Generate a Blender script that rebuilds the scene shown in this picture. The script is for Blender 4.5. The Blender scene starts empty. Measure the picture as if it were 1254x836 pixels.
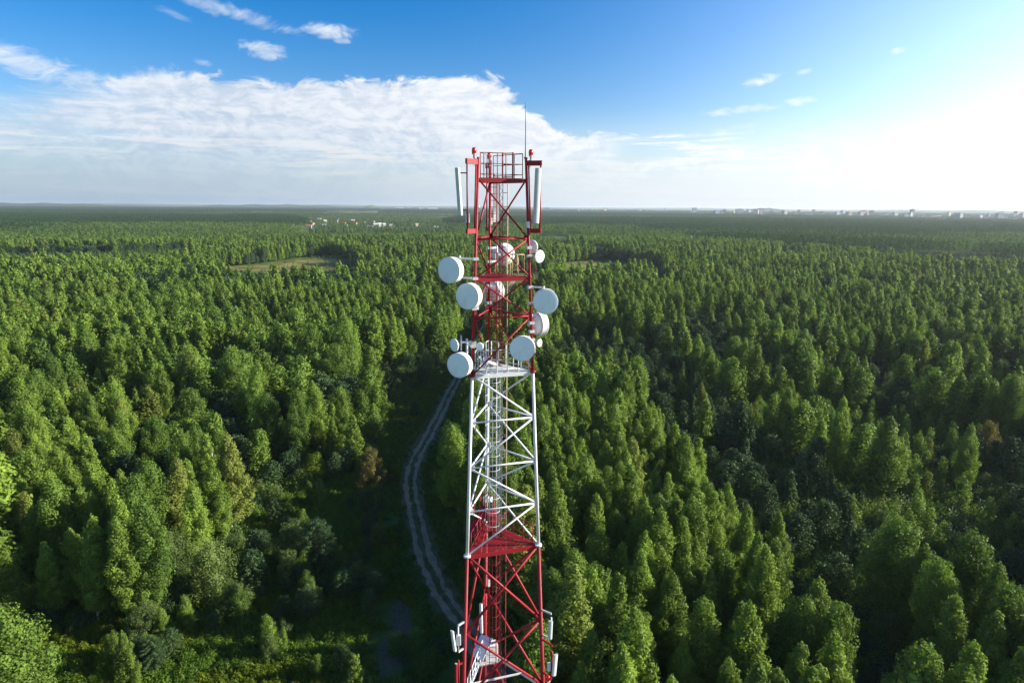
import bpy, math, random
import numpy as np
from mathutils import Vector, Matrix

SC = bpy.context.scene
COL = SC.collection
R = math.radians

# ------------------------------------------------------------------ camera
F = 800.0
TH = R(11.694)
ROLL = R(0.4)
H = 55.0
CT, ST = math.cos(TH), math.sin(TH)
CR, SR = math.cos(ROLL), math.sin(ROLL)


def ray(px, py):
    dx, dy = px - 627.0, py - 418.0
    u = (dx * CR + dy * SR) / F
    v = (-dx * SR + dy * CR) / F
    return Vector((u, CT - v * ST, -(ST + v * CT)))


def at(px, py, z=0.0):
    """world point seen at photo pixel px,py and lying at height z"""
    d = ray(px, py)
    t = (z - H) / d.z
    return Vector((d.x * t, d.y * t, z))


def aty(px, py, Y):
    d = ray(px, py)
    t = Y / d.y
    return Vector((d.x * t, Y, H + d.z * t))


cam = bpy.data.objects.new('camera', bpy.data.cameras.new('camera'))
COL.objects.link(cam)
cam.data.sensor_width = 36
cam.data.lens = 36 * F / 1254
cam.data.clip_start = 0.5
cam.data.clip_end = 60000
_R = Vector((1, 0, 0)); _F = Vector((0, CT, -ST)); _D = Vector((0, -ST, -CT))
ex = CR * _R - SR * _D; ey = SR * _R + CR * _D
m = Matrix((ex, -ey, -_F)).transposed().to_4x4()
m.translation = Vector((0, 0, H))
cam.matrix_world = m
SC.camera = cam

# ------------------------------------------------------------------ render settings
SC.render.engine = 'CYCLES'
cy = SC.cycles
cy.max_bounces = 5; cy.diffuse_bounces = 2; cy.glossy_bounces = 2
cy.transmission_bounces = 3; cy.volume_bounces = 0; cy.transparent_max_bounces = 6
cy.use_denoising = True
try:
    cy.denoiser = 'OPENIMAGEDENOISE'
    cy.denoising_input_passes = 'RGB_ALBEDO_NORMAL'
except Exception:
    pass
cy.use_adaptive_sampling = True
cy.adaptive_threshold = 0.006
cy.sample_clamp_indirect = 6
SC.view_settings.view_transform = 'Standard'
SC.view_settings.look = 'None'
SC.view_settings.exposure = 1.3
SC.view_settings.gamma = 1.0
SC.view_settings.use_curve_mapping = False

SUN_AZ, SUN_EL = R(86), R(21)
SUN = Vector((math.sin(SUN_AZ) * math.cos(SUN_EL), math.cos(SUN_AZ) * math.cos(SUN_EL), math.sin(SUN_EL)))


# ------------------------------------------------------------------ node helper
class NT:
    def __init__(s, tree):
        s.t = tree; s.n = tree.nodes; s.l = tree.links

    def new(s, typ, **kw):
        n = s.n.new(typ)
        for k, v in kw.items():
            setattr(n, k, v)
        return n

    def put(s, sock, v):
        if v is None:
            return
        if isinstance(v, bpy.types.NodeSocket):
            s.l.new(v, sock)
        else:
            if isinstance(v, (tuple, list)) and sock.type == 'RGBA' and len(v) == 3:
                v = (*v, 1)
            sock.default_value = v

    def math(s, op, a, b=None, c=None, clamp=False):
        n = s.new('ShaderNodeMath', operation=op, use_clamp=clamp)
        for i, v in enumerate((a, b, c)):
            s.put(n.inputs[i], v)
        return n.outputs[0]

    def mix(s, f, a, b, blend='MIX'):
        n = s.new('ShaderNodeMix', data_type='RGBA', blend_type=blend)
        s.put(n.inputs[0], f); s.put(n.inputs[6], a); s.put(n.inputs[7], b)
        return n.outputs[2]

    def ramp(s, x, a, b, lo=0.0, hi=1.0, smooth=True):
        n = s.new('ShaderNodeMapRange')
        n.interpolation_type = 'SMOOTHSTEP' if smooth else 'LINEAR'
        s.put(n.inputs[0], x)
        for i, v in enumerate((a, b, lo, hi)):
            s.put(n.inputs[1 + i], v)
        return n.outputs[0]

    def comb(s, x, y, z):
        n = s.new('ShaderNodeCombineXYZ')
        for i, v in enumerate((x, y, z)):
            s.put(n.inputs[i], v)
        return n.outputs[0]

    def noise(s, vec, scale, detail=4, rough=0.5, dist=0.0):
        n = s.new('ShaderNodeTexNoise')
        s.put(n.inputs['Vector'], vec)
        s.put(n.inputs['Scale'], scale); s.put(n.inputs['Detail'], detail)
        s.put(n.inputs['Roughness'], rough); s.put(n.inputs['Distortion'], dist)
        return n.outputs[0]

    def curve(s, x, pts):
        """piecewise curve through pts (x,y); both given in real units"""
        xs = [p[0] for p in pts]; ys = [p[1] for p in pts]
        x0, x1, y0, y1 = min(xs), max(xs), min(ys), max(ys)
        t = s.ramp(x, x0, x1, smooth=False)
        n = s.new('ShaderNodeFloatCurve')
        cv = n.mapping.curves[0]
        q = [((a - x0) / (x1 - x0), (b - y0) / (y1 - y0)) for a, b in pts]
        cv.points[0].location = q[0]; cv.points[1].location = q[-1]
        for p in q[1:-1]:
            cv.points.new(*p)
        n.mapping.update()
        s.put(n.inputs['Value'], t)
        return s.math('MULTIPLY_ADD', n.outputs[0], y1 - y0, y0)


# ------------------------------------------------------------------ world: sky and clouds
def azel(px, py):
    d = ray(px, py).normalized()
    return math.degrees(math.atan2(d.x, d.y)), math.degrees(math.asin(d.z))


def make_world():
    w = bpy.data.worlds.new('World'); SC.world = w; w.use_nodes = True
    N = NT(w.node_tree); N.n.clear()
    out = N.new('ShaderNodeOutputWorld')
    bg = N.new('ShaderNodeBackground'); bg.inputs[1].default_value = 0.0565
    N.l.new(bg.outputs[0], out.inputs[0])
    sky = N.new('ShaderNodeTexSky', sky_type='NISHITA', sun_disc=False)
    sky.sun_elevation = SUN_EL; sky.sun_rotation = SUN_AZ
    sky.altitude = 100; sky.air_density = 1.0; sky.dust_density = 0.7; sky.ozone_density = 1.6
    tc = N.new('ShaderNodeTexCoord')
    sep = N.new('ShaderNodeSeparateXYZ'); N.l.new(tc.outputs['Generated'], sep.inputs[0])
    X, Y, Z = sep.outputs
    D = 57.29578
    az = N.math('MULTIPLY', N.math('ARCTAN2', X, Y), D)
    el = N.math('MULTIPLY', N.math('ARCSINE', Z), D)
    hs = N.new('ShaderNodeHueSaturation')
    N.put(hs.inputs['Color'], sky.outputs[0])
    hs.inputs['Saturation'].default_value = 1.65; hs.inputs['Value'].default_value = 1.0
    col = N.mix(1.0, hs.outputs[0], (1.08, 1.04, 1.28), 'MULTIPLY')
    # pale glow added to the unseen low sky behind the camera, lightens dish faces
    back_fill = N.math('MULTIPLY', N.ramp(Y, 0.25, -0.25), N.ramp(el, 45.0, 22.0))
    col = N.mix(N.math('MULTIPLY', back_fill, 0.70), col, (5.2, 6.5, 7.8))
    # bright aureole on the sun's side of the sky
    dot = N.new('ShaderNodeVectorMath', operation='DOT_PRODUCT')
    N.l.new(tc.outputs['Generated'], dot.inputs[0]); dot.inputs[1].default_value = Vector((math.sin(R(60)) * .96, math.cos(R(60)) * .96, .28))
    g = N.math('POWER', N.math('MAXIMUM', dot.outputs['Value'], 0.0), 6.0)
    lowf = N.ramp(el, 0.0, 26.0, 1.0, 0.35)
    g = N.math('MULTIPLY', g, lowf)
    col = N.mix(1.0, col, N.mix(g, (0, 0, 0), (9.0, 9.8, 10.2)), 'ADD')
    # warp
    base = N.comb(N.math('MULTIPLY', az, 0.10), N.math('MULTIPLY', el, 0.21), 3.7)
    wn = N.new('ShaderNodeTexNoise'); N.put(wn.inputs['Vector'], base)
    wn.inputs['Scale'].default_value = 1.1; wn.inputs['Detail'].default_value = 3
    sub = N.new('ShaderNodeVectorMath', operation='SUBTRACT'); N.l.new(wn.outputs['Color'], sub.inputs[0])
    sub.inputs[1].default_value = (0.5, 0.5, 0.5)
    sc = N.new('ShaderNodeVectorMath', operation='SCALE'); N.l.new(sub.outputs[0], sc.inputs[0]); sc.inputs[3].default_value = 0.9
    add = N.new('ShaderNodeVectorMath', operation='ADD'); N.put(add.inputs[0], base); N.l.new(sc.outputs[0], add.inputs[1])
    wp = add.outputs[0]
    n1 = N.noise(wp, 1.5, 9, 0.58)
    n2 = N.noise(wp, 5.5, 8, 0.62)
    strk = N.noise(N.comb(N.math('MULTIPLY', az, 0.055), N.math('MULTIPLY', el, 0.75), 9.1), 1.6, 8, 0.6, 0.4)
    # big bank: upper edge by azimuth
    top = N.curve(az, [azel(x, y) for x, y in
                       [(-200, 60), (0, 92), (60, 88), (130, 88), (230, 86), (400, 94), (520, 92), (590, 96), (625, 112), (660, 138), (720, 152),
                        (800, 158), (900, 150), (1000, 146), (1120, 136), (1254, 122), (1400, 110)]])
    e = N.math('SUBTRACT', top, el)
    e = N.math('ADD', e, N.math('MULTIPLY', N.math('SUBTRACT', n1, 0.50), 5.0))
    e = N.math('ADD', e, N.math('MULTIPLY', N.math('SUBTRACT', n2, 0.5), 2.4))
    left = N.ramp(az, -40, -22, 1.0, 0.0)
    soft = N.math('ADD', N.math('MULTIPLY_ADD', left, 2.2, 0.8), N.ramp(az, 10.0, 26.0, 0.0, 4.5))
    bank = N.ramp(N.math('DIVIDE', e, soft), 0.0, 1.0)
    # thinning to the left and streaky to the right
    azr = N.ramp(az, 5.5, 10.5)
    st = N.ramp(strk, 0.43, 0.58)
    thin = N.mix(azr, N.mix(left, (0.94,) * 3, N.comb(N.math('MULTIPLY_ADD', st, 0.45, 0.35), 0, 0)), (1, 1, 1))
    sp = N.new('ShaderNodeSeparateColor'); N.put(sp.inputs[0], thin)
    azs = N.math('MULTIPLY', azr, N.ramp(az, 26.0, 15.0))
    streak = N.math('MULTIPLY_ADD', azs, N.math('SUBTRACT', N.math('MULTIPLY', N.ramp(strk, 0.44, 0.56), 0.95), 1.0), 1.0)
    bank = N.math('MULTIPLY', bank, N.math('MULTIPLY', sp.outputs[0], streak))
    lowfade = N.ramp(N.math('ADD', el, N.math('MULTIPLY', N.math('SUBTRACT', n1, 0.5), 2.5)), 0.8, 6.0, 0.12, 1.0)
    bank = N.math('MULTIPLY', bank, lowfade)
    # bright whitish cloud colour with grey lavender undersides
    shade = N.ramp(N.math('ADD', N.math('MULTIPLY', n2, 0.7), N.math('MULTIPLY', strk, 0.3)), 0.36, 0.62)
    height = N.ramp(N.math('SUBTRACT', top, el), 0.3, 6.5, 1.0, 0.0)
    rightness = N.ramp(az, -24, 4)
    lum = N.math('ADD', N.math('MULTIPLY', shade, 0.55), N.math('ADD', N.math('MULTIPLY', height, 0.25), N.math('MULTIPLY', rightness, 0.36)), clamp=True)
    cc = N.mix(lum, (3.6, 4.4, 5.6), (7.2, 7.3, 7.5))
    warm = N.math('MULTIPLY', N.ramp(strk, 0.55, 0.63), N.ramp(el, 6.2, 3.4))
    cc = N.mix(N.math('MULTIPLY', warm, 0.65), cc, (7.7, 7.1, 6.6))
    cc = N.mix(1.0, cc, N.mix(g, (0, 0, 0), (5, 5, 5)), 'ADD')
    # low haze band: pale blue grey
    hz = N.ramp(el, 0.0, 8.5, 0.82, 0.0)
    hazec = N.mix(N.ramp(az, -34, 22), (2.6, 3.8, 5.3), (6.3, 7.1, 8.1))
    col = N.mix(N.math('MULTIPLY', hz, N.ramp(el, -1, 0.0)), col, hazec)
    col = N.mix(bank, col, cc)
    # separate small clouds
    blobs = [(25, 76, 5.4, 1.15, -0.20, 0.95), (268, 10, 5.6, 0.75, -0.20, 0.8), (300, 22, 3.4, 0.5, -0.2, 0.6), (322, 61, 2.0, 0.75, -0.08, 0.95), (405, 38, 2.3, 0.6, -0.03, 0.9),
             (420, 50, 0.8, 0.25, 0, 0.5), (931, 98, 1.9, 0.5, 0.2, 1.0), (985, 88, 0.7, 0.25, 0.1, 0.6), (1098, 63, 0.8, 0.3, 0.1, 0.75),
             (915, 134, 3.6, 0.42, 0.06, 0.8), (980, 124, 1.6, 0.4, 0.05, 0.8), (246, 76, 0.9, 0.3, -0.2, 0.35), (205, 14, 1.6, 0.4, -0.3, 0.3)]
    tot = None
    wob = N.math('MULTIPLY', N.math('SUBTRACT', n1, 0.44), 2.4)
    wob2 = N.math('MULTIPLY', N.math('SUBTRACT', N.noise(wp, 9.0, 6, 0.6), 0.5), 2.4)
    for (px, py, ra, re, sl, op) in blobs:
        a0, e0 = azel(px, py)
        dx = N.math('MULTIPLY', N.math('SUBTRACT', az, a0), 1 / ra)
        dy = N.math('MULTIPLY', N.math('SUBTRACT', N.math('SUBTRACT', el, e0), N.math('MULTIPLY', N.math('SUBTRACT', az, a0), sl)), 1 / re)
        r2 = N.math('ADD', N.math('MULTIPLY', dx, dx), N.math('MULTIPLY', dy, dy))
        r2 = N.math('ADD', r2, N.math('ADD', wob, wob2))
        v = N.math('MULTIPLY', N.ramp(r2, 1.15, -0.6), op)
        tot = v if tot is None else N.math('MAXIMUM', tot, v)
    col = N.mix(tot, col, N.mix(1.0, (6.4, 6.8, 7.2), N.mix(g, (0, 0, 0), (5, 5, 5)), 'ADD'))
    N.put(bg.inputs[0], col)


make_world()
sl = bpy.data.lights.new('sun', 'SUN'); sl.energy = 5.0; sl.angle = R(0.5); sl.color = (1.0, 0.92, 0.77)
so = bpy.data.objects.new('sun', sl); COL.objects.link(so)
so.rotation_euler = (-SUN).to_track_quat('-Z', 'Y').to_euler()
so.location = (60, 30, 150)

#@@REST
# ------------------------------------------------------------------ object helpers
def tagit(o, label=None, cat=None, group=None, kind=None):
    if label: o['label'] = label
    if cat: o['category'] = cat
    if group: o['group'] = group
    if kind: o['kind'] = kind
    return o


def empty(name, loc, label, cat, group=None):
    o = bpy.data.objects.new(name, None); COL.objects.link(o)
    o.location = loc; o.empty_display_size = 0.3
    return tagit(o, label, cat, group)


def base_of(parent):
    v = Vector((0, 0, 0)); p = parent
    while p is not None:
        v += p.location; p = p.parent
    return v


class MB:
    """collects shapes given in world coordinates and links them as ONE mesh object"""

    def __init__(s):
        s.v = []; s.f = []; s.sm = []; s.mi = []; s.cur = 0

    def face(s, idx, sm=False):
        s.f.append(tuple(idx)); s.sm.append(sm); s.mi.append(s.cur)

    def tube(s, a, b, r0, r1=None, n=10, caps=True):
        a = Vector(a); b = Vector(b); r1 = r0 if r1 is None else r1
        d = (b - a).normalized()
        u = d.orthogonal().normalized(); w = d.cross(u)
        k = len(s.v)
        for p, r in ((a, r0), (b, r1)):
            for i in range(n):
                t = 2 * math.pi * i / n
                s.v.append(p + (u * math.cos(t) + w * math.sin(t)) * r)
        for i in range(n):
            j = (i + 1) % n
            s.face((k + i, k + j, k + n + j, k + n + i), True)
        if caps:
            s.face([k + n - 1 - i for i in range(n)]); s.face([k + n + i for i in range(n)])
        return s

    def path(s, pts, r, n=6):
        pts = [Vector(p) for p in pts]
        k = len(s.v); up = None
        for i, p in enumerate(pts):
            d = (pts[min(i + 1, len(pts) - 1)] - pts[max(i - 1, 0)]).normalized()
            u = d.orthogonal().normalized() if up is None else (up - d * up.dot(d)).normalized()
            up = u; w = d.cross(u)
            rr = r[i] if isinstance(r, (list, tuple)) else r
            for q in range(n):
                t = 2 * math.pi * q / n
                s.v.append(p + (u * math.cos(t) + w * math.sin(t)) * rr)
        for i in range(len(pts) - 1):
            for q in range(n):
                z = (q + 1) % n
                s.face((k + i * n + q, k + i * n + z, k + (i + 1) * n + z, k + (i + 1) * n + q), True)
        s.face([k + n - 1 - i for i in range(n)]); e = k + (len(pts) - 1) * n
        s.face([e + i for i in range(n)])
        return s

    def bar(s, a, b, w, h, up=(0, 0, 1)):
        """rectangular bar from a to b, w wide, h tall"""
        a = Vector(a); b = Vector(b); d = (b - a).normalized(); up = Vector(up)
        x = d.cross(up)
        if x.length < 1e-4: x = d.orthogonal()
        x.normalize(); y = x.cross(d)
        k = len(s.v)
        for p in (a, b):
            for sx, sy in ((-1, -1), (1, -1), (1, 1), (-1, 1)):
                s.v.append(p + x * sx * w / 2 + y * sy * h / 2)
        for f in ((3, 2, 1, 0), (4, 5, 6, 7), (0, 1, 5, 4), (1, 2, 6, 5), (2, 3, 7, 6), (3, 0, 4, 7)):
            s.face([k + i for i in f])
        return s

    def box(s, c, size, rz=0.0, bev=0.0):
        c = Vector(c); x = Vector((math.cos(rz), math.sin(rz), 0)); y = Vector((-x.y, x.x, 0)); z = Vector((0, 0, 1))
        hx, hy, hz = [q / 2 for q in size]
        b = min(bev, hx * .9, hy * .9)
        prof = [(hx - b, -hy), (hx, -hy + b), (hx, hy - b), (hx - b, hy), (-hx + b, hy), (-hx, hy - b), (-hx, -hy + b), (-hx + b, -hy)] if b else [(hx, -hy), (hx, hy), (-hx, hy), (-hx, -hy)]
        return s.prism([c + x * p + y * q - z * hz for p, q in prof], Vector((0, 0, size[2])))

    def prism(s, poly, ext):
        k = len(s.v); n = len(poly)
        for p in poly: s.v.append(Vector(p))
        for p in poly: s.v.append(Vector(p) + ext)
        s.face([k + n - 1 - i for i in range(n)]); s.face([k + n + i for i in range(n)])
        for i in range(n):
            j = (i + 1) % n
            s.face((k + i, k + j, k + n + j, k + n + i))
        return s

    def lathe(s, c, axis, prof, n=40, flat=()):
        """prof: list of (distance along axis, radius)"""
        c = Vector(c); d = Vector(axis).normalized()
        u = d.orthogonal().normalized(); w = d.cross(u)
        rings = []
        for (t, r) in prof:
            if r < 1e-5:
                s.v.append(c + d * t); rings.append([len(s.v) - 1]); continue
            k = len(s.v)
            for i in range(n):
                a = 2 * math.pi * i / n
                s.v.append(c + d * t + (u * math.cos(a) + w * math.sin(a)) * r)
            rings.append(list(range(k, k + n)))
        for q in range(len(rings) - 1):
            A, B = rings[q], rings[q + 1]; sm = q not in flat
            for i in range(n):
                j = (i + 1) % n
                if len(A) == 1 and len(B) == 1: continue
                if len(A) == 1: s.face((A[0], B[j], B[i]), sm)
                elif len(B) == 1: s.face((A[i], A[j], B[0]), sm)
                else: s.face((A[i], A[j], B[j], B[i]), sm)
        if len(rings[0]) > 1: s.face(list(reversed(rings[0])))
        if len(rings[-1]) > 1: s.face(rings[-1])
        return s

    def build(s, name, mats, parent=None, **tags):
        me = bpy.data.meshes.new(name)
        o_ = base_of(parent) if parent is not None else tags.pop('origin', Vector((0, 0, 0)))
        o_ = Vector(o_)
        me.from_pydata([tuple(v - o_) for v in s.v], [], s.f)
        me.polygons.foreach_set('use_smooth', s.sm)
        if not isinstance(mats, (list, tuple)): mats = [mats]
        for m_ in mats: me.materials.append(m_)
        if len(mats) > 1: me.polygons.foreach_set('material_index', s.mi)
        me.validate(); me.update()
        o = bpy.data.objects.new(name, me); COL.objects.link(o)
        if parent is not None: o.parent = parent
        else: o.location = o_
        return tagit(o, **tags)


# ------------------------------------------------------------------ materials
def paint(name, colour, dirt=(0.25, 0.2, 0.17), amount=0.35, rough=0.45, scale=3.0, metal=0.0):
    m_ = bpy.data.materials.new(name); m_.use_nodes = True
    N = NT(m_.node_tree); b = N.n['Principled BSDF']
    geo = N.new('ShaderNodeTexCoord').outputs['Object']
    n1 = N.noise(geo, scale, 6, 0.65); n2 = N.noise(geo, scale * 7, 4, 0.6)
    c = N.mix(N.math('MULTIPLY', N.ramp(n1, 0.50, 0.72), amount), colour, dirt)
    c = N.mix(N.math('MULTIPLY', N.ramp(n2, 0.4, 0.75), amount * 0.5), c, tuple(q * 0.6 for q in colour))
    n3 = N.noise(geo, scale * .45, 5, 0.7)
    c = N.mix(N.math('MULTIPLY', N.ramp(n3, 0.48, 0.68), amount * 0.4), c, tuple(q * 0.85 + 0.025 for q in colour))
    mp = N.new('ShaderNodeMapping'); N.put(mp.inputs[0], geo); mp.inputs['Scale'].default_value = (9, 9, .7)
    n4 = N.noise(mp.outputs[0], 1.6, 5, 0.6)
    c = N.mix(N.math('MULTIPLY', N.ramp(n4, 0.56, 0.72), amount * 1.1, clamp=True), c, dirt)
    N.put(b.inputs['Base Color'], c)
    N.put(b.inputs['Roughness'], N.ramp(n2, 0.2, 0.8, rough - 0.08, rough + 0.15, False))
    b.inputs['Metallic'].default_value = metal
    b.inputs['Specular IOR Level'].default_value = 0.35
    return m_


RED = paint('red_paint', (0.27, 0.007, 0.017), (0.11, 0.03, 0.02), 0.6, 0.55)
WHITE = paint('white_paint', (0.66, 0.68, 0.72), (0.42, 0.36, 0.32), 0.35, 0.45)
GALV = paint('galvanised_steel', (0.50, 0.52, 0.54), (0.3, 0.29, 0.27), 0.4, 0.5, 5, 0.3)
RAILRED = paint('worn_red_rail', (0.17, 0.035, 0.04), (0.2, 0.18, 0.17), 0.6, 0.6)
DARK = paint('dark_steel', (0.05, 0.045, 0.045), (0.1, 0.05, 0.03), 0.3, 0.6)
CABLE = paint('cable_rubber', (0.03, 0.03, 0.033), (0.08, 0.08, 0.08), 0.3, 0.6)
RADOME = paint('radome_fabric', (0.74, 0.86, 0.93), (0.50, 0.53, 0.5), 0.25, 0.6, 1.4)
SHROUD = paint('dish_shroud', (0.70, 0.70, 0.72), (0.55, 0.52, 0.48), 0.3, 0.45, 2.0)
PANELGREY = paint('panel_grey', (0.5, 0.56, 0.58), (0.33, 0.34, 0.33), 0.25, 0.5, 2.0)
RUST = paint('rusty_rod', (0.50, 0.38, 0.24), (0.3, 0.1, 0.05), 0.6, 0.6, 4.0)
LAMP = bpy.data.materials.new('red_lamp_glass'); LAMP.use_nodes = True
_b = LAMP.node_tree.nodes['Principled BSDF']
_b.inputs['Base Color'].default_value = (0.75, 0.01, 0.012, 1); _b.inputs['Roughness'].default_value = 0.15

# ------------------------------------------------------------------ the mast
CX, CY = -0.667, 30.14
PHI = 17.66


def side(h): return 2.3387 + 0.078815 * h


def leg(i, h):
    a = R(PHI + (210, 330, 90)[i]); r = side(h) / math.sqrt(3)
    return Vector((CX + r * math.cos(a), CY + r * math.sin(a), H - h))


def node_at(i, h, inset):
    """point h below the camera, moved from the leg towards the mast's axis"""
    p = leg(i, h); c = Vector((CX, CY, p.z))
    return p + (c - p).normalized() * inset


LV = dict(A=-2.06, B=-1.18, C=1.43, D=3.17, E=4.96, F=7.59, G=9.83, H=12.03, I=14.2, J=16.42, K=20.54, M=24.3, N=29.0, O=34.0, P=39.5, Q=45.5, G0=55.0)


def legr(h):
    if h <= 7.59: return .058 + .0012 * (h + 2)
    if h <= 16.43: return .075 + .0008 * (h - 7.6)
    return .108 + .0014 * (h - 16.4)


def mast():
    t = empty('lattice_mast', (CX, CY, 0), 'tall three-legged lattice telecom mast painted in red and white bands', 'mast')
    # legs, one per paint band
    for i in range(3):
        for h0, h1, mt in ((-2.06, 7.59, RED), (7.59, 16.42, WHITE), (16.42, 34.0, RED), (34.0, 55.0, WHITE)):
            b = MB(); b.tube(leg(i, h0), leg(i, h1), legr(h0), legr(h1), 14)
            b.build('leg', mt, t)
    for i in range(3):
        for h, mt in ((7.59, RED), (16.42, WHITE), (34.0, RED), (3.17, RED)):
            p = leg(i, h); b = MB(); r = legr(h)
            big = h in (7.59, 16.42, 34.0)
            b.tube(p + Vector((0, 0, 0.05 if big else .03)), p - Vector((0, 0, 0.05 if big else .03)), r * (2.1 if big else 1.5), n=14)
            b.build('flange', mt, t)
    # gusset plates at the nodes
    def gusset(h, mt):
        for i in range(3):
            p = leg(i, h); r = legr(h)
            b = MB()
            for j in range(3):
                if j == i: continue
                d = (leg(j, h) - p).normalized()
                b.bar(p + d * r * 0.7, p + d * (r + 0.17), 0.02, 0.30)
            b.build('gusset_plate', mt, t)

    def brace(i, h0, j, h1, r, mt, name='brace'):
        a, b_ = leg(i, h0), leg(j, h1); d = (b_ - a).normalized()
        b = MB(); b.tube(a + d * legr(h0), b_ - d * legr(h1), r, n=8)
        b.build(name, mt, t)

    # single diagonals running helically, turning at every level
    seq = ['B', 'C', 'D', 'E', 'F', 'G', 'H', 'I', 'J']
    hel = {'BC': [(0, 1), (1, 2), (2, 0)], 'CD': [(1, 0), (0, 2), (2, 1)], 'DE': [(0, 1), (1, 2), (2, 0)], 'EF': [(2, 1), (1, 0), (0, 2)],
           'FG': [(0, 1), (1, 2), (2, 0)], 'GH': [(1, 0), (2, 1), (0, 2)], 'HI': [(0, 1), (1, 2), (2, 0)], 'IJ': [(1, 0), (2, 1), (0, 2)]}
    for a, b_ in zip(seq, seq[1:]):
        for i, j in hel[a + b_]:
            mt = RED if LV[a] < 7.5 else WHITE
            brace(i, LV[a], j, LV[b_], 0.041 if mt is RED else 0.046, mt)
    low = ['J', 'K', 'M', 'N', 'O', 'P', 'Q', 'G0']
    for a, b_ in zip(low, low[1:]):
        for i in range(3):
            j = (i + 1) % 3
            mt = RED if LV[a] < 33.9 else WHITE
            brace(i, LV[a], j, LV[b_], 0.065, mt); brace(j, LV[a], i, LV[b_], 0.065, mt)
    for k in ('C', 'E', 'G', 'H', 'I', 'N', 'O', 'P', 'Q'):
        mt = RED if (LV[k] < 7.5 or 17 < LV[k] < 33.9) else WHITE
        for i in range(3):
            brace(i, LV[k], (i + 1) % 3, LV[k], 0.045 if LV[k] < 17 else .06, mt, 'crossbar')
        gusset(LV[k], mt)
    gusset(LV['K'], RED)
    # platforms ------------------------------------------------------------
    def railing(parent, h, pts, mt, hh=1.05, r=0.018, every=0.55, mid=2, toe=True):
        base = Vector((0, 0, H - h))
        posts = []
        for a, b_ in zip(pts, pts[1:]):
            a = Vector((a[0], a[1], 0)); b_ = Vector((b_[0], b_[1], 0)); n = max(1, round((b_ - a).length / every))
            for k in range(n): posts.append(a.lerp(b_, k / n))
        posts.append(Vector((pts[-1][0], pts[-1][1], 0)))
        b = MB()
        for p in posts:
            b.tube(base + p, base + p + Vector((0, 0, hh)), r * 1.15, n=6)
        for a, b_ in zip(pts, pts[1:]):
            a = base + Vector((a[0], a[1], 0)); b_ = base + Vector((b_[0], b_[1], 0))
            for q in range(mid + 1):
                z = Vector((0, 0, hh * (1 - q / (mid + 0.4))))
                b.tube(a + z, b_ + z, r if q == 0 else r * .8, n=6)
        b.build('railing', mt, parent)

    def floor_poly(h, inset, hole=None):
        return [node_at(i, h, inset) for i in (0, 1, 2)]

    def grid_mesh(b, poly, hole, z0, step=0.06, th=0.012, wd=0.012):
        """bar grating filling a triangle, leaving out a rectangular hatch"""
        P = [Vector((p.x, p.y)) for p in poly]
        dirx = (P[1] - P[0]).normalized(); diry = Vector((-dirx.y, dirx.x))
        o = P[0]
        loc = [((p - o).dot(dirx), (p - o).dot(diry)) for p in P]

        def spans(y, k):
            xs = []
            for i in range(3):
                (x0, y0), (x1, y1) = loc[i], loc[(i + 1) % 3]
                if (y0 - y) * (y1 - y) < 0:
                    xs.append(x0 + (y - y0) / (y1 - y0) * (x1 - x0))
            return sorted(xs) if len(xs) == 2 else None
        ymax = max(q[1] for q in loc)
        y = step / 2
        while y < ymax - 0.02:
            s_ = spans(y, 0)
            if s_:
                segs = [s_]
                if hole:
                    hx0, hx1, hy0, hy1 = hole
                    if hy0 < y < hy1:
                        segs = [(s_[0], min(s_[1], hx0)), (max(s_[0], hx1), s_[1])]
                for x0, x1 in segs:
                    if x1 - x0 > 0.05:
                        A = o + dirx * x0 + diry * y; B = o + dirx * x1 + diry * y
                        b.bar((A.x, A.y, z0), (B.x, B.y, z0), wd * 1.8, th)
            y += step
        return o, dirx, diry

    def platform(h, mt, beam, hole=(1.05, 1.75, 1.1, 1.75), inset=0.02):
        z = H - h
        pl = MB(); P = floor_poly(h, inset)
        o, dx, dy = grid_mesh(pl, [node_at(i, h, 0.08) for i in range(3)], hole, z + 0.02)
        fl = pl.build('platform_floor', mt, t)
        b = MB()
        for i in range(3):
            a_, c_ = leg(i, h), leg((i + 1) % 3, h); d = (c_ - a_).normalized(); r = legr(h)
            b.bar(a_ + d * r + Vector((0, 0, -beam / 2)), c_ - d * r + Vector((0, 0, -beam / 2)), 0.07, beam)
        # joists
        for k in (0.33, 0.66):
            A = leg(0, h).lerp(leg(2, h), k); B = leg(1, h).lerp(leg(2, h), k)
            d = (B - A).normalized()
            b.bar(A + d * .04 + Vector((0, 0, -.06)), B - d * .04 + Vector((0, 0, -.06)), 0.05, 0.09)
        b.build('platform_frame', mt, t)
        return fl

    # topmost platform with its cage railing
    f = platform(LV['B'], RED, 0.17, (1.0, 1.5, 0.9, 1.4))
    L, Rr, B = [node_at(i, LV['B'], 0.14) for i in range(3)]
    railing(f, LV['B'], [(L.x + .02, L.y), (Rr.x - .05, Rr.y)], RAILRED, 1.08, 0.017, 0.42, 2)
    railing(f, LV['B'], [(Rr.x - .05, Rr.y + .08), (B.x + .10, B.y)], RAILRED, 1.08, 0.017, 0.7, 2)
    railing(f, LV['B'], [(B.x - .04, B.y - .05), (L.x + .02, L.y + .08)], RAILRED, 1.08, 0.017, 0.7, 2)
    b = MB()
    for zz in (0.08, 0.62, 1.1):
        b.bar((-0.47, 30.0, H + 1.18 + zz), (-0.02, 29.9, H + 1.18 + zz), 0.03, 0.045)
    for xx in (-0.47, -0.02):
        b.bar((xx, 29.95 - (xx + .47) * .2, H + 1.2), (xx, 29.95 - (xx + .47) * .2, H + 1.18 + 1.14), 0.05, 0.05)
    b.build('hatch_gate', RED, t)
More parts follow.
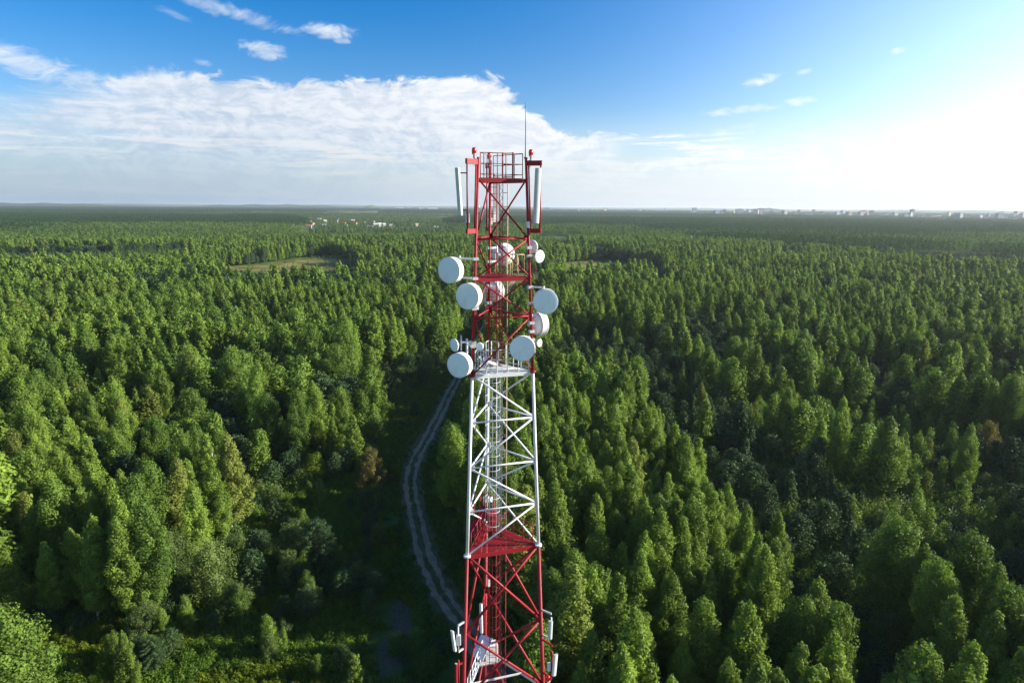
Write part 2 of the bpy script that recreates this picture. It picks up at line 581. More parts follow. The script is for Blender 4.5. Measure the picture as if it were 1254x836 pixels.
    # red platform of the dish level
    f = platform(LV['D'], RED, 0.15, (1.1, 1.55, 1.0, 1.5))
    L, Rr, B = [node_at(i, LV['D'], 0.16) for i in range(3)]
    railing(f, LV['D'], [(Rr.x - .1, Rr.y + .3), (B.x + .25, B.y - .15)], RUST, 1.0, 0.018, 0.33, 1)
    railing(f, LV['D'], [(Rr.x - .1, Rr.y + .3), (Rr.x - .75, Rr.y + .12)], RUST, 1.0, 0.018, 0.33, 1)
    # white platform
    f = platform(LV['F'], WHITE, 0.16, (1.1, 1.75, 1.15, 1.8))
    L, Rr, B = [node_at(i, LV['F'], 0.2) for i in range(3)]
    railing(f, LV['F'], [(L.x, L.y), (Rr.x, Rr.y)], WHITE, 1.1, 0.022, 0.5, 2)
    railing(f, LV['F'], [(Rr.x, Rr.y + .1), (B.x + .1, B.y)], WHITE, 1.1, 0.022, 0.5, 2)
    railing(f, LV['F'], [(B.x - .05, B.y), (L.x, L.y + .1)], WHITE, 1.1, 0.022, 0.5, 2)
    b = MB()   # folded hatch lid and ladder hoop on the white platform
    p = node_at(2, LV['F'], 0.75)
    b.bar(p + Vector((-.35, -.2, .28)), p + Vector((.25, -.3, .05)), 0.5, 0.03)
    b.bar(p + Vector((-.45, -.7, .05)), p + Vector((-.25, -.3, .5)), 0.3, 0.03)
    b.build('hatch_lid', WHITE, t)
    # red platform below the white band
    f = platform(LV['J'], RED, 0.2, (1.25, 2.1, 1.2, 1.9))
    L, Rr, B = [node_at(i, LV['J'], 0.25) for i in range(3)]
    railing(f, LV['J'], [(Rr.x - .05, Rr.y + .1), (B.x + .9, B.y - .6)], RED, 1.0, 0.02, 0.6, 1)
    railing(f, LV['J'], [(L.x, L.y + .15), (B.x - .1, B.y - .3)], RED, 1.0, 0.02, 0.6, 1)
    b = MB()
    p = node_at(2, LV['J'], 0.35)
    b.bar(p + Vector((-.85, -1.5, .15)), p + Vector((-.1, -.3, 1.15)), 0.55, 0.03)
    b.build('stair_flight', RED, t)
    b = MB()
    for dx_ in (-.75, -.5, -.12, .18):
        b.tube(p + Vector((dx_, -1.3 + (dx_ + .75), 0.05)), p + Vector((dx_ + .12, -.1, 1.9)), 0.02, n=6)
    b.tube(p + Vector((.32, -.35, 0)), p + Vector((.32, -.35, 1.75)), 0.035, n=6)
    b.tube(p + Vector((-.25, -.1, 0)), p + Vector((-.25, -.1, 1.9)), 0.035, n=6)
    b.build('stair_rail', RED, t)
    b = MB(); b.box(p + Vector((.28, -.45, .62)), (.62, .5, .5), R(20), .02)
    b.build('equipment_cabinet', RED, t)
    # white platform at the lower edge
    f = platform(LV['M'], WHITE, 0.2, (-1.0, 5.0, -0.1, 2.3))
    L, Rr, B = [node_at(i, LV['M'], 0.3) for i in range(3)]
    railing(f, LV['M'], [(L.x, L.y + .1), (B.x - .1, B.y - .2)], WHITE, 1.1, 0.024, 0.5, 2)
    b = MB(); p = node_at(2, LV['M'], 0.5)
    b.bar(p + Vector((-.5, -1.1, .55)), p + Vector((0, -.25, 1.25)), 0.75, 0.04)
    b.box(p + Vector((.22, -.35, .45)), (.7, .5, .9), R(15), .02)
    b.build('equipment_cabinet', WHITE, t)
    # ladder with safety hoops, cable ladder, earthing rod -------------------
    def mat_for(h): return RED if (h < 7.5 or 16.5 < h < 34) else WHITE
    lx, ly = -0.92, 31.0
    edges = [-1.0, 7.59, 16.42, 34.0, 54.0]
    for h0, h1 in zip(edges, edges[1:]):
        mt = mat_for((h0 + h1) / 2)
        lad = MB()
        for sx in (-.17, .17):
            lad.tube((lx + sx, ly, H - h0), (lx + sx, ly, H - h1), 0.02, n=6)
        z = h0 + .15
        while z < h1:
            lad.tube((lx - .17, ly, H - z), (lx + .17, ly, H - z), 0.012, n=5); z += 0.30
        lo = lad.build('ladder', mt, t)
        cg = MB(); z = max(h0, 4.0)
        while z < h1:
            pts = [Vector((lx + .36 * math.sin(a), ly - .30 - .36 * math.cos(a) * -1 * -1 + 0.0, H - z)) for a in [R(q) for q in range(-135, 136, 22)]]
            cg.path(pts, 0.011, 5); z += 0.75
        if cg.v:
            for a in (-90, -40, 0, 40, 90):
                x_ = lx + .36 * math.sin(R(a)); y_ = ly - .30 - .36 * math.cos(R(a))
                cg.tube((x_, y_, H - max(h0, 4.0)), (x_, y_, H - h1), 0.008, n=4)
            cg.build('safety_cage', mt, t)
        # cable ladder: two uprights laced with short zigzag bars
        tr = MB(); tx, ty = -0.545, 31.05; w_ = .075
        tr.bar((tx - w_, ty, H - h0), (tx - w_, ty, H - h1), .03, .03, (0, 1, 0))
        tr.bar((tx + w_, ty, H - h0), (tx + w_, ty, H - h1), .03, .03, (0, 1, 0))
        z = h0; k = 0
        while z + .16 < h1:
            s_ = 1 if k % 2 else -1
            tr.bar((tx - w_ * s_, ty - .01, H - z), (tx + w_ * s_, ty - .01, H - z - .16), .02, .02, (0, 1, 0)); z += .16; k += 1
        tr.build('cable_ladder', GALV if mt is WHITE else mt, t)
        rd = MB(); rx = -0.245
        rd.tube((rx, ty, H - h0), (rx, ty, H - h1), 0.024, n=6)
        rd.build('guide_rod', RUST if mt is WHITE or h0 < 0 else RED, t)
        z = h0 + .4
        while z < h1:
            br = MB()
            br.tube((tx + w_, ty, H - z), (rx, ty, H - z), 0.014, n=5)
            if z > 6:
                br.tube((tx + w_, ty, H - z + .22), (rx, ty, H - z), 0.011, n=5)
                br.tube((tx + w_, ty, H - z), (tx + .1, ty - .3, H - z + .05), 0.011, n=5)
            if h0 < 34: br.build('rod_bracket', mt, t)
            z += 0.62 if h0 < 0 else 1.1
        if h0 < 34:
            for q in range(2):
                x_ = tx - .03 + q * .06
                MB().tube((x_, ty + .04, H - max(h0, 1.0)), (x_, ty + .04, H - h1), 0.010, n=5).build('feeder_cable', CABLE, t)
    # three antenna outriggers at the head
    outs = []
    for i in range(3):
        c = Vector((CX, CY, 0)); p = leg(i, -1.75); d = Vector((p.x - CX, p.y - CY, 0)).normalized()
        zt, zb = H + 1.86, H - 1.08
        pt, pb = leg(i, -1.86), leg(i, 1.08)
        x0 = 0.12; x1 = 0.66
        o_t = Vector((pt.x, pt.y, zt)) + d * x1; 
        fr = MB()
        q0 = Vector((pt.x, pt.y, zt)) + d * .07
        fr.bar(q0, Vector((pt.x, pt.y, zt)) + d * (x1 + .05), .12, .22)
        q1 = Vector((pb.x, pb.y, zb)) + d * .08
        fr.bar(q1, Vector((pt.x, pt.y, zb)) + d * (x1 + .05), .12, .20)
        fr.tube(Vector((o_t.x, o_t.y, zt - .11)), Vector((o_t.x, o_t.y, zb + .1)), .036, n=10)
        fr.tube(Vector((pt.x, pt.y, zt - .11)) + d * x0, Vector((pb.x, pb.y, zb + .1)) + d * (x0 - .02), .038, n=10)
        fr.build('antenna_outrigger', RED, t)
        outs.append((o_t, d, zt, zb))
    # lightning rod on its own leg
    b = MB(); p = leg(1, -2.06) + Vector((-.03, 0, 0))
    b.tube(p, p + Vector((0, 0, 1.2)), 0.022, 0.016, 8); b.tube(p + Vector((0, 0, 1.2)), p + Vector((-.02, 0, 2.35)), 0.016, 0.007, 8)
    b.tube(p + Vector((-.06, 0, 0.02)), p + Vector((.10, 0, 0.02)), .03, n=8)
    b.build('lightning_rod', DARK, t)
    return t, outs


mast_obj, OUTS = mast()


# ------------------------------------------------------------------ things bolted to the mast
def mount(b, dishp, h_top, legi, n=2, drop=.5, r=.035):
    pass


def dish(label, px, py, Y, nx, ny, dia, depth, legi=None, pole=None, arms=(), small=False, back=None, nz=0.0, group=None):
    c = aty(px, py, Y)
    n = Vector((nx, ny, nz)).normalized()
    t = empty('microwave_dish', c, label, 'dish antenna', group)
    r = dia / 2
    if small:
        MB().lathe(c, n, [(0, r * .98), (0.012, r * .9), (0.02, r * .5), (0.024, 0)], 28).build('radome', RADOME, t)
        MB().lathe(c, n, [(-depth, r * .28), (-depth * .7, r * .45), (-.05, r * .97), (-.03, r), (0.0, r)], 28, (3,)).build('reflector', SHROUD, t)
        MB().lathe(c, n, [(-depth - .14, .07), (-depth - .02, .075), (-depth, .05)], 12).build('radio_unit', GALV, t)
    else:
        MB().lathe(c, n, [(0, r * .985), (0.006, r * .93), (0.010, r * .6), (0.012, 0)], 56).build('radome', RADOME, t)
        MB().lathe(c, n, [(-depth, r * .99), (-depth, r), (-depth + .02, r * 1.008), (-depth + .03, r), (-.05, r), (-.045, r * 1.014), (0.002, r * 1.014), (0.002, r * .985)], 56, (0, 1, 2, 3, 4, 5, 6)).build('shroud', SHROUD, t)
        MB().lathe(c, n, [(-depth - .30, .09), (-depth - .27, .14), (-depth - .20, r * .45), (-depth - .10, r * .78), (-depth - .002, r * .985)], 56).build('back_reflector', SHROUD, t)
        MB().lathe(c, n, [(-depth - .48, .08), (-depth - .32, .1), (-depth - .29, .05)], 14).build('radio_unit', GALV, t)
    k = c - n * (depth + (.34 if not small else .14))
    if pole:
        ptop, pbot, ox = pole
        P = Vector((k.x + ox, k.y, 0))
        MB().tube((P.x, P.y, c.z + ptop), (P.x, P.y, c.z + pbot), .05 if not small else .035, n=10).build('mounting_pole', GALV if small else WHITE, t)
        if legi is not None:
            for dz in arms:
                q = leg(legi, H - (c.z + dz))
                MB().bar((P.x, P.y, c.z + dz), (q.x, q.y, c.z + dz), .07, .07).build('mounting_arm', WHITE, t)
                MB().box((q.x, q.y, c.z + dz), (.24, .24, .12), R(20)).build('leg_clamp', GALV, t)
    elif legi is not None:
        q = leg(legi, H - k.z)
        MB().tube(k + n * .1, (q.x, q.y, k.z), .035, n=8).build('mounting_arm', GALV, t)
        MB().box((q.x, q.y, k.z), (.22, .22, .12), R(20)).build('leg_clamp', GALV, t)
    # cable drooping to the mast
    if legi is not None:
        q = leg(legi, H - k.z + .9); pts = []
        for i in range(9):
            s_ = i / 8
            p = k.lerp(Vector((q.x, q.y, k.z - .9)), s_); p.z -= 0.25 * math.sin(math.pi * s_)
            pts.append(p)
        MB().path(pts, .012, 5).build('cable', CABLE, t)
    return t


dish('big round white drum dish highest on the side of the mast over the dirt road', 549.5, 331, 28.75, -.50, -.86, 1.15, .34, 0, (.62, -.50, 0.10), (.48, -.38))
dish('white drum dish just below the highest one, overlapping the red leg', 572, 363, 28.6, -.45, -.89, 1.15, .36, 0, (.45, -.68, .12), (.35, -.60))
dish('large pale blue drum dish on a bent pipe, seen flat from the front', 668.5, 369.5, 29.0, .03, -1, 1.13, .30, 1, (.62, -.4, -.06), (.56, -.2))
dish('white drum dish turned away behind the leg, just under the large pale blue one', 664.5, 396, 30.75, .86, .50, 1.12, .34, 1, (.5, -.5, .05), (.2, -.2))
dish('pale drum dish in front of the white platform railing, seen face on', 639.5, 427, 28.9, -.10, -.99, 1.14, .30, 1, (.45, -.6, .25), (.25, -.3), nz=.04)
dish('lowest large drum dish, at the corner of the white platform over the road', 561, 447.5, 28.5, -.42, -.90, 1.12, .36, 0, (1.1, -.35, .06), (.85, -.2))
dish('small grey oval dish on a side pole above the lowest large drum dish', 556, 422.5, 28.7, -.75, -.66, .60, .14, 0, (.42, -.5, .10), (.1,), small=True)
dish('little round grey dish beside the white platform railing', 587.5, 424, 28.9, -.05, -1, .36, .10, 0, None, (), small=True)
dish('small light blue oval dish at the mast edge level with the red railing', 661, 314, 29.6, .66, -.75, .58, .14, 1, None, (), small=True)
dish('small pinkish drum dish behind the leg, beside the small light blue oval dish', 652, 302, 30.6, .60, .80, .62, .16, 1, None, (), small=True)
dish('white drum dish facing away, showing through the red lattice above the red platform', 618, 311, 32.5, .42, .90, 1.08, .34, 2, (.5, -.5, -.1), (.35, -.3))
dish('white drum dish facing away, showing through the lattice just below the red platform', 610, 356, 32.3, .80, .60, 1.06, .32, 2, (.5, -.7, -.1), (.35, -.5))
dish('tiny white dish at the leg below the large pale blue one', 661, 420, 29.9, .80, -.60, .38, .10, 1, None, (), small=True)
dish('tiny pale dish on the far leg above the lower red platform, facing the road', 595, 610.5, 32.2, -.6, -.8, .30, .09, 2, None, (), small=True)
dish('tiny pale dish on the far leg above the lower red platform, facing the ladder', 602.5, 611.5, 32.2, .5, -.86, .32, .09, 2, None, (), small=True)


def panel(label, top, bot, Y, w, d, rz, mat=PANELGREY, boxat=None, poleoff=None, legi=None, armz=(), name='panel_antenna', cat='panel antenna', polemat=GALV):
    a = aty(top[0], top[1], Y); b_ = aty(bot[0], bot[1], Y)
    t = empty(name, b_, label, cat)
    up = (a - b_).normalized(); x = Vector((math.cos(rz), math.sin(rz), 0)); y = x.cross(up) * -1
    prof = []
    for q in range(13):
        an = math.pi * q / 12
        prof.append((w / 2 * math.cos(an), -d * .55 * math.sin(an) ** .7 - d * .1))
    prof += [(-w / 2, d * .35), (w / 2, d * .35)]
    k = MB(); k.prism([b_ + x * p + y * q for p, q in prof], a - b_)
    for i in range(len(k.sm)): k.sm[i] = False
    k.build('radome', mat, t)
    e = MB(); e.prism([a + x * p * .96 + y * q * .96 for p, q in prof], up * .02); e.prism([b_ + x * p * .96 + y * q * .96 - up * .02 for p, q in prof], up * .02)
    for s_ in (-.3, 0, .3): e.tube(b_ + x * w * s_ + y * 0, b_ + x * w * s_ - up * .07, .018, n=6)
    e.build('end_cap', GALV, t)
    if poleoff is not None:
        P = b_ + Vector(poleoff)
        for f_ in (.9, .1):
            g = b_.lerp(a, f_)
            MB().bar(g + y * d * .3, Vector((P.x, P.y, g.z)), .06, .05).build('mounting_bracket', DARK, t)
        if polemat is not None:
            MB().tube((P.x, P.y, a.z + .15), (P.x, P.y, b_.z - .15), .04, n=8).build('mounting_pole', polemat, t)
            for az_ in armz:
                z = b_.z + az_
                g = leg(legi, H - z)
                MB().bar((P.x, P.y, z), (g.x, g.y, z), .07, .09).build('mounting_arm', polemat, t)
    return t


def radio(label, px, py, Y, size, rz=0.3, cat='radio unit'):
    c = aty(px, py, Y)
    t = empty('radio_unit_box', c - Vector((0, 0, size[2] / 2)), label, cat)
    MB().box(c, size, rz, .015).build('housing', SHROUD, t)
    b = MB(); x = Vector((math.cos(rz), math.sin(rz), 0)); y = Vector((-x.y, x.x, 0))
    for q in range(7):
        o = c + x * (q - 3) * size[0] / 8 + y * (size[1] / 2 + .012)
        b.box(o, (.008, .03, size[2] * .86), rz)
    b.build('cooling_fin', GALV, t)
    b = MB()
    for q in (-.25, .25): b.tube(c + x * size[0] * q - Vector((0, 0, size[2] / 2)), c + x * size[0] * q - Vector((0, 0, size[2] / 2 + .1)), .014, n=6)
    b.build('cable_plug', CABLE, t)
    return t


o0, o1, o2 = [o[0] for o in OUTS]
_t = aty(561.5, 206, o0.y - .15)
panel('long slim blue-grey panel antenna tilted away from the top outrigger over the road', (560, 206), (563.8, 263), o0.y - .05, .20, .14, R(-35),
      poleoff=(o0.x - aty(564.5, 263, o0.y - .05).x, .05, 0), polemat=None)
panel('long grey panel antenna sunlit along one edge, on the top outrigger by the lightning rod', (659.3, 206.5), (656.3, 273), o1.y - .02, .26, .18, R(20),
      poleoff=(o1.x - aty(656.3, 273, o1.y).x, .12, 0), polemat=None)
panel('long pinkish panel antenna inside the lattice, on the far outrigger', (608.5, 217), (607.5, 271), 32.4, .28, .16, R(190), SHROUD,
      poleoff=(-.1, .1, 0), polemat=RED)
radio('small white radio box hanging beside the slim tilted panel antenna', 572.6, 267, 29.2, (.17, .12, .40))
radio('white radio box on the far leg below the pinkish panel antenna', 600, 271, 31.6, (.20, .14, .30))
radio('narrow white radio box next to the far leg, taller than its neighbour', 605, 266, 31.7, (.10, .12, .46))
radio('slim white radio box just inside the leg over the road', 586.2, 256, 30.2, (.08, .1, .28))
radio('white radio box on the leg below the lightning rod', 646.8, 275, 29.7, (.13, .13, .27))
radio('white box on the far red leg under the red lower platform', 598.5, 713, 31.0, (.13, .13, .40))
# lower sector antennas at the bottom of the picture
panel('slim white panel antenna on a side pole at the lower leg over the road', (553.5, 772), (557, 796), 28.0, .16, .1, R(-30), SHROUD,
      poleoff=(.16, .1, 0), legi=0, armz=(-.15, 1.28))
radio('square white box behind the slim lower panel antenna', 561.5, 783, 28.1, (.22, .14, .52), .1)
panel('grey-blue panel antenna between two pipe arms at the lower leg on the forest side', (674.5, 760), (673.5, 781), 29.2, .20, .14, R(15), PANELGREY,
      poleoff=(.05, .1, 0), legi=1, armz=(-.10, 1.30))
panel('white panel antenna at the lower corner of the mast above a red lamp', (680.5, 801), (678.2, 826), 29.0, .22, .12, R(25), SHROUD,
      poleoff=(-.1, .1, 0), legi=1, armz=(-.3, 1.6), polemat=RED)
radio('white radio box beside the lowest panel antenna', 672.2, 816, 29.1, (.16, .14, .42), .2)
panel('slim white panel antenna beside the far leg, low inside the mast', (588.8, 739), (589.6, 774), 30.6, .15, .11, R(-20), SHROUD,
      poleoff=(.14, .12, 0), polemat=RED)
panel('slim red side pole antenna under the lower panel antenna over the road', (558.5, 812), (558.8, 842), 28.1, .12, .1, R(-30), RED,
      poleoff=(.12, .08, 0), legi=0, armz=(1.25,), polemat=RED)


def warning_lamp(label, px, py, Y, legi=None, scale=1.0, off=None):
    c = aty(px, py, Y); s_ = scale
    t = empty('warning_lamp', c - Vector((0, 0, .22 * s_)), label, 'warning lamp')
    MB().lathe(c, (0, 0, 1), [(-.13 * s_, .085 * s_), (-.05 * s_, .105 * s_), (.06 * s_, .10 * s_), (.12 * s_, .07 * s_), (.15 * s_, 0)], 18).build('lamp_glass', LAMP, t)
    MB().lathe(c, (0, 0, 1), [(-.30 * s_, .045 * s_), (-.18 * s_, .05 * s_), (-.15 * s_, .10 * s_), (-.128 * s_, .105 * s_)], 14).build('lamp_base', WHITE, t)
    k = c - Vector((0, 0, .32 * s_))
    if legi is not None:
        q = leg(legi, LV['A']) + Vector((0, 0, 0.03)); q.z = max(q.z, k.z - .08) if legi != 1 else q.z
        b = MB(); b.tube(k + Vector((0, 0, .05)), k - Vector((0, 0, .03)), .02, n=6)
        b.bar(k - Vector((0, 0, .02)), Vector((q.x, q.y, k.z - .06)), .05, .04)
        b.tube((q.x, q.y, k.z - .02), leg(legi, LV['A']) - Vector((0, 0, .1)), .035, n=8)
        b.build('lamp_bracket', RED, t)
        MB().path([k, k + Vector((.04, 0, -.12)), k + Vector((-.02, 0, -.3)), Vector((q.x, q.y, k.z - .35))], .008, 5).build('cable', CABLE, t)
    return t


warning_lamp('red warning lamp raised on the leg over the road, beside the top railing', 580.6, 184.5, leg(0, -2).y, 0)
warning_lamp('red warning lamp on the middle leg, in front of the top railing cage', 599.4, 190.2, leg(2, -2).y, 2)
warning_lamp('red warning lamp on a side bracket beside the lightning rod', 650.2, 186.8, leg(1, -2).y, 1)
warning_lamp('red warning lamp low on the mast, under the lowest white radio box', 671.3, 830, 29.2, None, 1.1)
# ------------------------------------------------------------------ foliage meshes
RNG = np.random.default_rng(11)


def leaf_mesh(name, C, Nrm, size, tint, mat, tris=False, asp=0.75):
    """one small face per row of C (centres), facing Nrm; tint stored per face corner"""
    n = len(C)
    Nrm = Nrm / (np.linalg.norm(Nrm, axis=1, keepdims=True) + 1e-9)
    a = RNG.normal(size=(n, 3)); u = np.cross(Nrm, a); u /= np.linalg.norm(u, axis=1, keepdims=True) + 1e-9
    w = np.cross(Nrm, u)
    s = size.reshape(-1, 1) * 0.5
    if tris:
        V = np.stack([C + u * s * 1.2, C - u * s * .6 + w * s, C - u * s * .6 - w * s], 1); k = 3
    else:
        V = np.stack([C + u * s * 1.25, C + w * s * asp, C - u * s * 1.1, C - w * s * asp], 1); k = 4
    me = bpy.data.meshes.new(name)
    me.vertices.add(n * k); me.vertices.foreach_set('co', V.reshape(-1).astype(np.float32))
    me.loops.add(n * k); me.loops.foreach_set('vertex_index', np.arange(n * k, dtype=np.int32))
    me.polygons.add(n); me.polygons.foreach_set('loop_start', np.arange(0, n * k, k, dtype=np.int32))
    me.update(calc_edges=True)
    at_ = me.attributes.new('tint', 'FLOAT', 'FACE'); at_.data.foreach_set('value', tint.astype(np.float32))
    me.materials.append(mat)
    return me


def foliage_mat(name, c_lo, c_hi, c_odd, trans=0.38, warm=0.15):
    m_ = bpy.data.materials.new(name); m_.use_nodes = True
    N = NT(m_.node_tree); N.n.clear()
    out = N.new('ShaderNodeOutputMaterial')
    oi = N.new('ShaderNodeObjectInfo').outputs['Random']
    ta = N.new('ShaderNodeAttribute', attribute_name='tint').outputs['Fac']
    k = N.math('ADD', N.math('MULTIPLY', oi, 0.65), N.math('MULTIPLY', ta, 0.35))
    c = N.mix(k, c_lo, c_hi)
    odd = N.ramp(N.math('FRACT', N.math('MULTIPLY', oi, 7.31)), 0.91, 1.0)
    c = N.mix(N.math('MULTIPLY', odd, warm * 4), c, c_odd)
    v = N.math('MULTIPLY_ADD', ta, 0.5, 0.75)
    c = N.mix(1.0, c, N.comb(v, v, v), 'MULTIPLY')
    d = N.new('ShaderNodeBsdfPrincipled'); N.put(d.inputs['Base Color'], c)
    d.inputs['Roughness'].default_value = 0.55; d.inputs['Specular IOR Level'].default_value = 0.08
    t = N.new('ShaderNodeBsdfTranslucent')
    N.put(t.inputs['Color'], N.mix(1.0, c, (1.2, 1.25, 0.6), 'MULTIPLY'))
    mx = N.new('ShaderNodeMixShader'); mx.inputs[0].default_value = trans
    N.l.new(d.outputs[0], mx.inputs[1]); N.l.new(t.outputs[0], mx.inputs[2]); N.l.new(mx.outputs[0], out.inputs[0])
    return m_


M_BIRCH = foliage_mat('birch_leaves', (0.078, 0.128, 0.022), (0.20, 0.30, 0.048), (0.19, 0.20, 0.05), 0.35)
M_ASPEN = foliage_mat('aspen_leaves', (0.050, 0.098, 0.020), (0.165, 0.255, 0.042), (0.12, 0.13, 0.03), 0.32)
M_PINE = foliage_mat('pine_needles', (0.032, 0.066, 0.028), (0.070, 0.122, 0.042), (0.05, 0.07, 0.03), 0.12, .05)
M_WILLOW = foliage_mat('willow_leaves', (0.060, 0.100, 0.030), (0.145, 0.20, 0.055), (0.09, 0.11, 0.05), 0.22)
M_OLIVE = foliage_mat('rusty_leaves', (0.12, 0.11, 0.035), (0.16, 0.14, 0.045), (0.16, 0.12, 0.04), 0.25)
M_LIME = foliage_mat('lime_leaves', (0.09, 0.15, 0.014), (0.13, 0.19, 0.02), (0.15, 0.19, 0.02), 0.45)
M_FLOWER = foliage_mat('goldenrod', (0.08, 0.14, 0.014), (0.15, 0.19, 0.016), (0.18, 0.18, 0.015), 0.35)
M_HERB = foliage_mat('meadow_herbs', (0.06, 0.125, 0.016), (0.12, 0.20, 0.025), (0.15, 0.19, 0.03), 0.35)
M_BARK_B = paint('birch_bark', (0.50, 0.48, 0.44), (0.06, 0.05, 0.05), 0.9, 0.7, 5.0)
M_BARK_P = paint('pine_bark', (0.17, 0.10, 0.06), (0.07, 0.05, 0.04), 0.8, 0.8, 5.0)


def unit(v): return v / (np.linalg.norm(v, axis=-1, keepdims=True) + 1e-9)


def clumps(kind, rng, H_):
    """branch tips carrying leaf clumps: centre, radii, pointing direction"""
    out = []
    if kind in ('birch', 'aspen', 'willow', 'small'):
        nb = {'birch': 84, 'aspen': 92, 'willow': 66, 'small': 40}[kind]
        W = {'birch': .138, 'aspen': .168, 'willow': .36, 'small': .22}[kind] * H_
        z0 = {'birch': .20, 'aspen': .20, 'willow': .10, 'small': .08}[kind]
        lean = rng.normal(0, .03, 2)
        lob = rng.uniform(0, 6.28, 3)
        for k in range(nb):
            t = (k + rng.uniform(0, 1)) / nb
            z = z0 + (1 - z0) * t
            if kind == 'birch': rr = (math.sin(math.pi * min(1, (t * .86 + .14)) ** .85) ** .8) * (1 - .42 * t) * 1.12
            elif kind == 'aspen': rr = (math.sin(math.pi * min(1, t * .84 + .16) ** .95)) ** .6
            elif kind == 'willow': rr = math.sqrt(max(0.02, 1 - (t * 1.02) ** 2.2))
            else: rr = (1 - t) ** .65 * .95 + .05
            a = k * 2.399 + rng.normal(0, .4)
            rr *= 1 + .22 * math.sin(2 * a + lob[0] + 3 * t) + .15 * math.sin(3 * a + lob[1] - 5 * t)
            rr *= rng.uniform(.72, 1.12)
            x, y = W * rr * math.cos(a), W * rr * math.sin(a)
            c = np.array([x * .78 + lean[0] * H_ * z, y * .78 + lean[1] * H_ * z, H_ * z - .03 * H_])
            d = unit(np.array([math.cos(a) * .8 * (1.1 - t * .6), math.sin(a) * .8 * (1.1 - t * .6), .65 + .8 * t]))
            s = {'birch': .038, 'aspen': .045, 'willow': .066, 'small': .062}[kind] * H_ * rng.uniform(.75, 1.3) * (.72 + .5 * math.sqrt(max(rr, .05)))
            out.append((c, s, s * rng.uniform(1.5, 2.1), d))
            if rr > .35:  # inner clump
                out.append((c * np.array([.45, .45, 1]) - np.array([0, 0, .02 * H_]), s * 1.15, s * 1.5, d))
        out.append((np.array([lean[0] * H_, lean[1] * H_, H_ * .985]), .018 * H_, .06 * H_, np.array([0, 0, 1.])))
    elif kind == 'spire':   # narrow pointed poplar-like birch
        nb = 52; W = .16 * H_
        for k in range(nb):
            t = (k + rng.uniform(0, 1)) / nb; z = .12 + .88 * t
            rr = (1 - t) ** .8 * (.5 + .5 * min(1, t * 6)) * rng.uniform(.75, 1.15)
            a = k * 2.399
            c = np.array([W * rr * math.cos(a), W * rr * math.sin(a), H_ * z])
            d = unit(np.array([math.cos(a) * .6, math.sin(a) * .6, 1.]))
            s = .045 * H_ * rng.uniform(.8, 1.2) * (.55 + .6 * rr)
            out.append((c * np.array([.8, .8, 1]), s, s * 2.0, d))
            out.append((c * np.array([.35, .35, 1]), s * 1.1, s * 1.6, d))
        out.append((np.array([0, 0, H_ * .985]), .015 * H_, .05 * H_, np.array([0, 0, 1.])))
    else:   # pine: whorls of upturned branches, bluish puffs at the tips
        wh = 11 if kind == 'pine' else 15
        W = (.28 if kind == 'pine' else .19) * H_
        for q in range(wh):
            t = (q + .5) / wh; z = .12 + .86 * t
            if kind == 'pine': rr = math.sqrt(max(.02, 1 - t ** 1.7)) * (.75 + .25 * min(1, t * 4))
            else: rr = (1 - t) ** .9 + .04
            nbr = int(7 * (.45 + .6 * rr) + 1.5)
            a0 = rng.uniform(0, 6.28)
            for b in range(nbr):
                a = a0 + 6.283 * b / nbr + rng.normal(0, .12)
                L = W * rr * rng.uniform(.8, 1.12)
                for f_ in ((.95, .6, .28) if L > .09 * H_ else (.9, .3)):
                    c = np.array([L * f_ * math.cos(a), L * f_ * math.sin(a), H_ * z + L * f_ * (.35 if kind == 'pine' else -.15)])
                    d = unit(np.array([math.cos(a), math.sin(a), .75 if kind == 'pine' else -.05]))
                    s = .034 * H_ * rng.uniform(.8, 1.25)
                    out.append((c, s, s * 1.55, d))
        out.append((np.array([0, 0, H_]), .016 * H_, .05 * H_, np.array([0, 0, 1.])))
    return out


def make_crown(name, kind, seed, H_, nleaf, lsize, mat, tris=False):
    rng = np.random.default_rng(seed)
    cl = clumps(kind, rng, H_)
    w = np.array([c[1] * c[2] for c in cl]); cnt = np.maximum(3, (w / w.sum() * nleaf)).astype(int)
    Cs, Ns, Ts = [], [], []
    for (c, r, l, d), n in zip(cl, cnt):
        v = unit(rng.normal(size=(n, 3)))
        rad = rng.uniform(.35, 1.0, (n, 1)) ** .55
        u1 = unit(np.cross(d, [0.3, 0.5, 0.81])); u2 = np.cross(d, u1)
        p = v * rad
        P = c + (p[:, :1] * u1 + p[:, 1:2] * u2) * r + p[:, 2:] * d * l
        nn = (v[:, :1] * u1 + v[:, 1:2] * u2) + v[:, 2:] * d * .6
        ax = P * np.array([1, 1, 0]); outw = unit(ax + 1e-6)
        Ns.append(nn * 1.0 + outw * .3 + np.array([0, 0, .25]) + rng.normal(0, .36, (n, 3)))
        Cs.append(P); Ts.append(np.clip(rng.normal(rng.uniform(.2, .8), .15, n), 0, 1))
    C = np.concatenate(Cs); Nn = np.concatenate(Ns); T = np.concatenate(Ts)
    C[:, 2] = np.maximum(C[:, 2], 0.02 * H_)
    sz = lsize * rng.uniform(.65, 1.35, len(C))
    return leaf_mesh(name, C, Nn, sz, T, mat, tris)


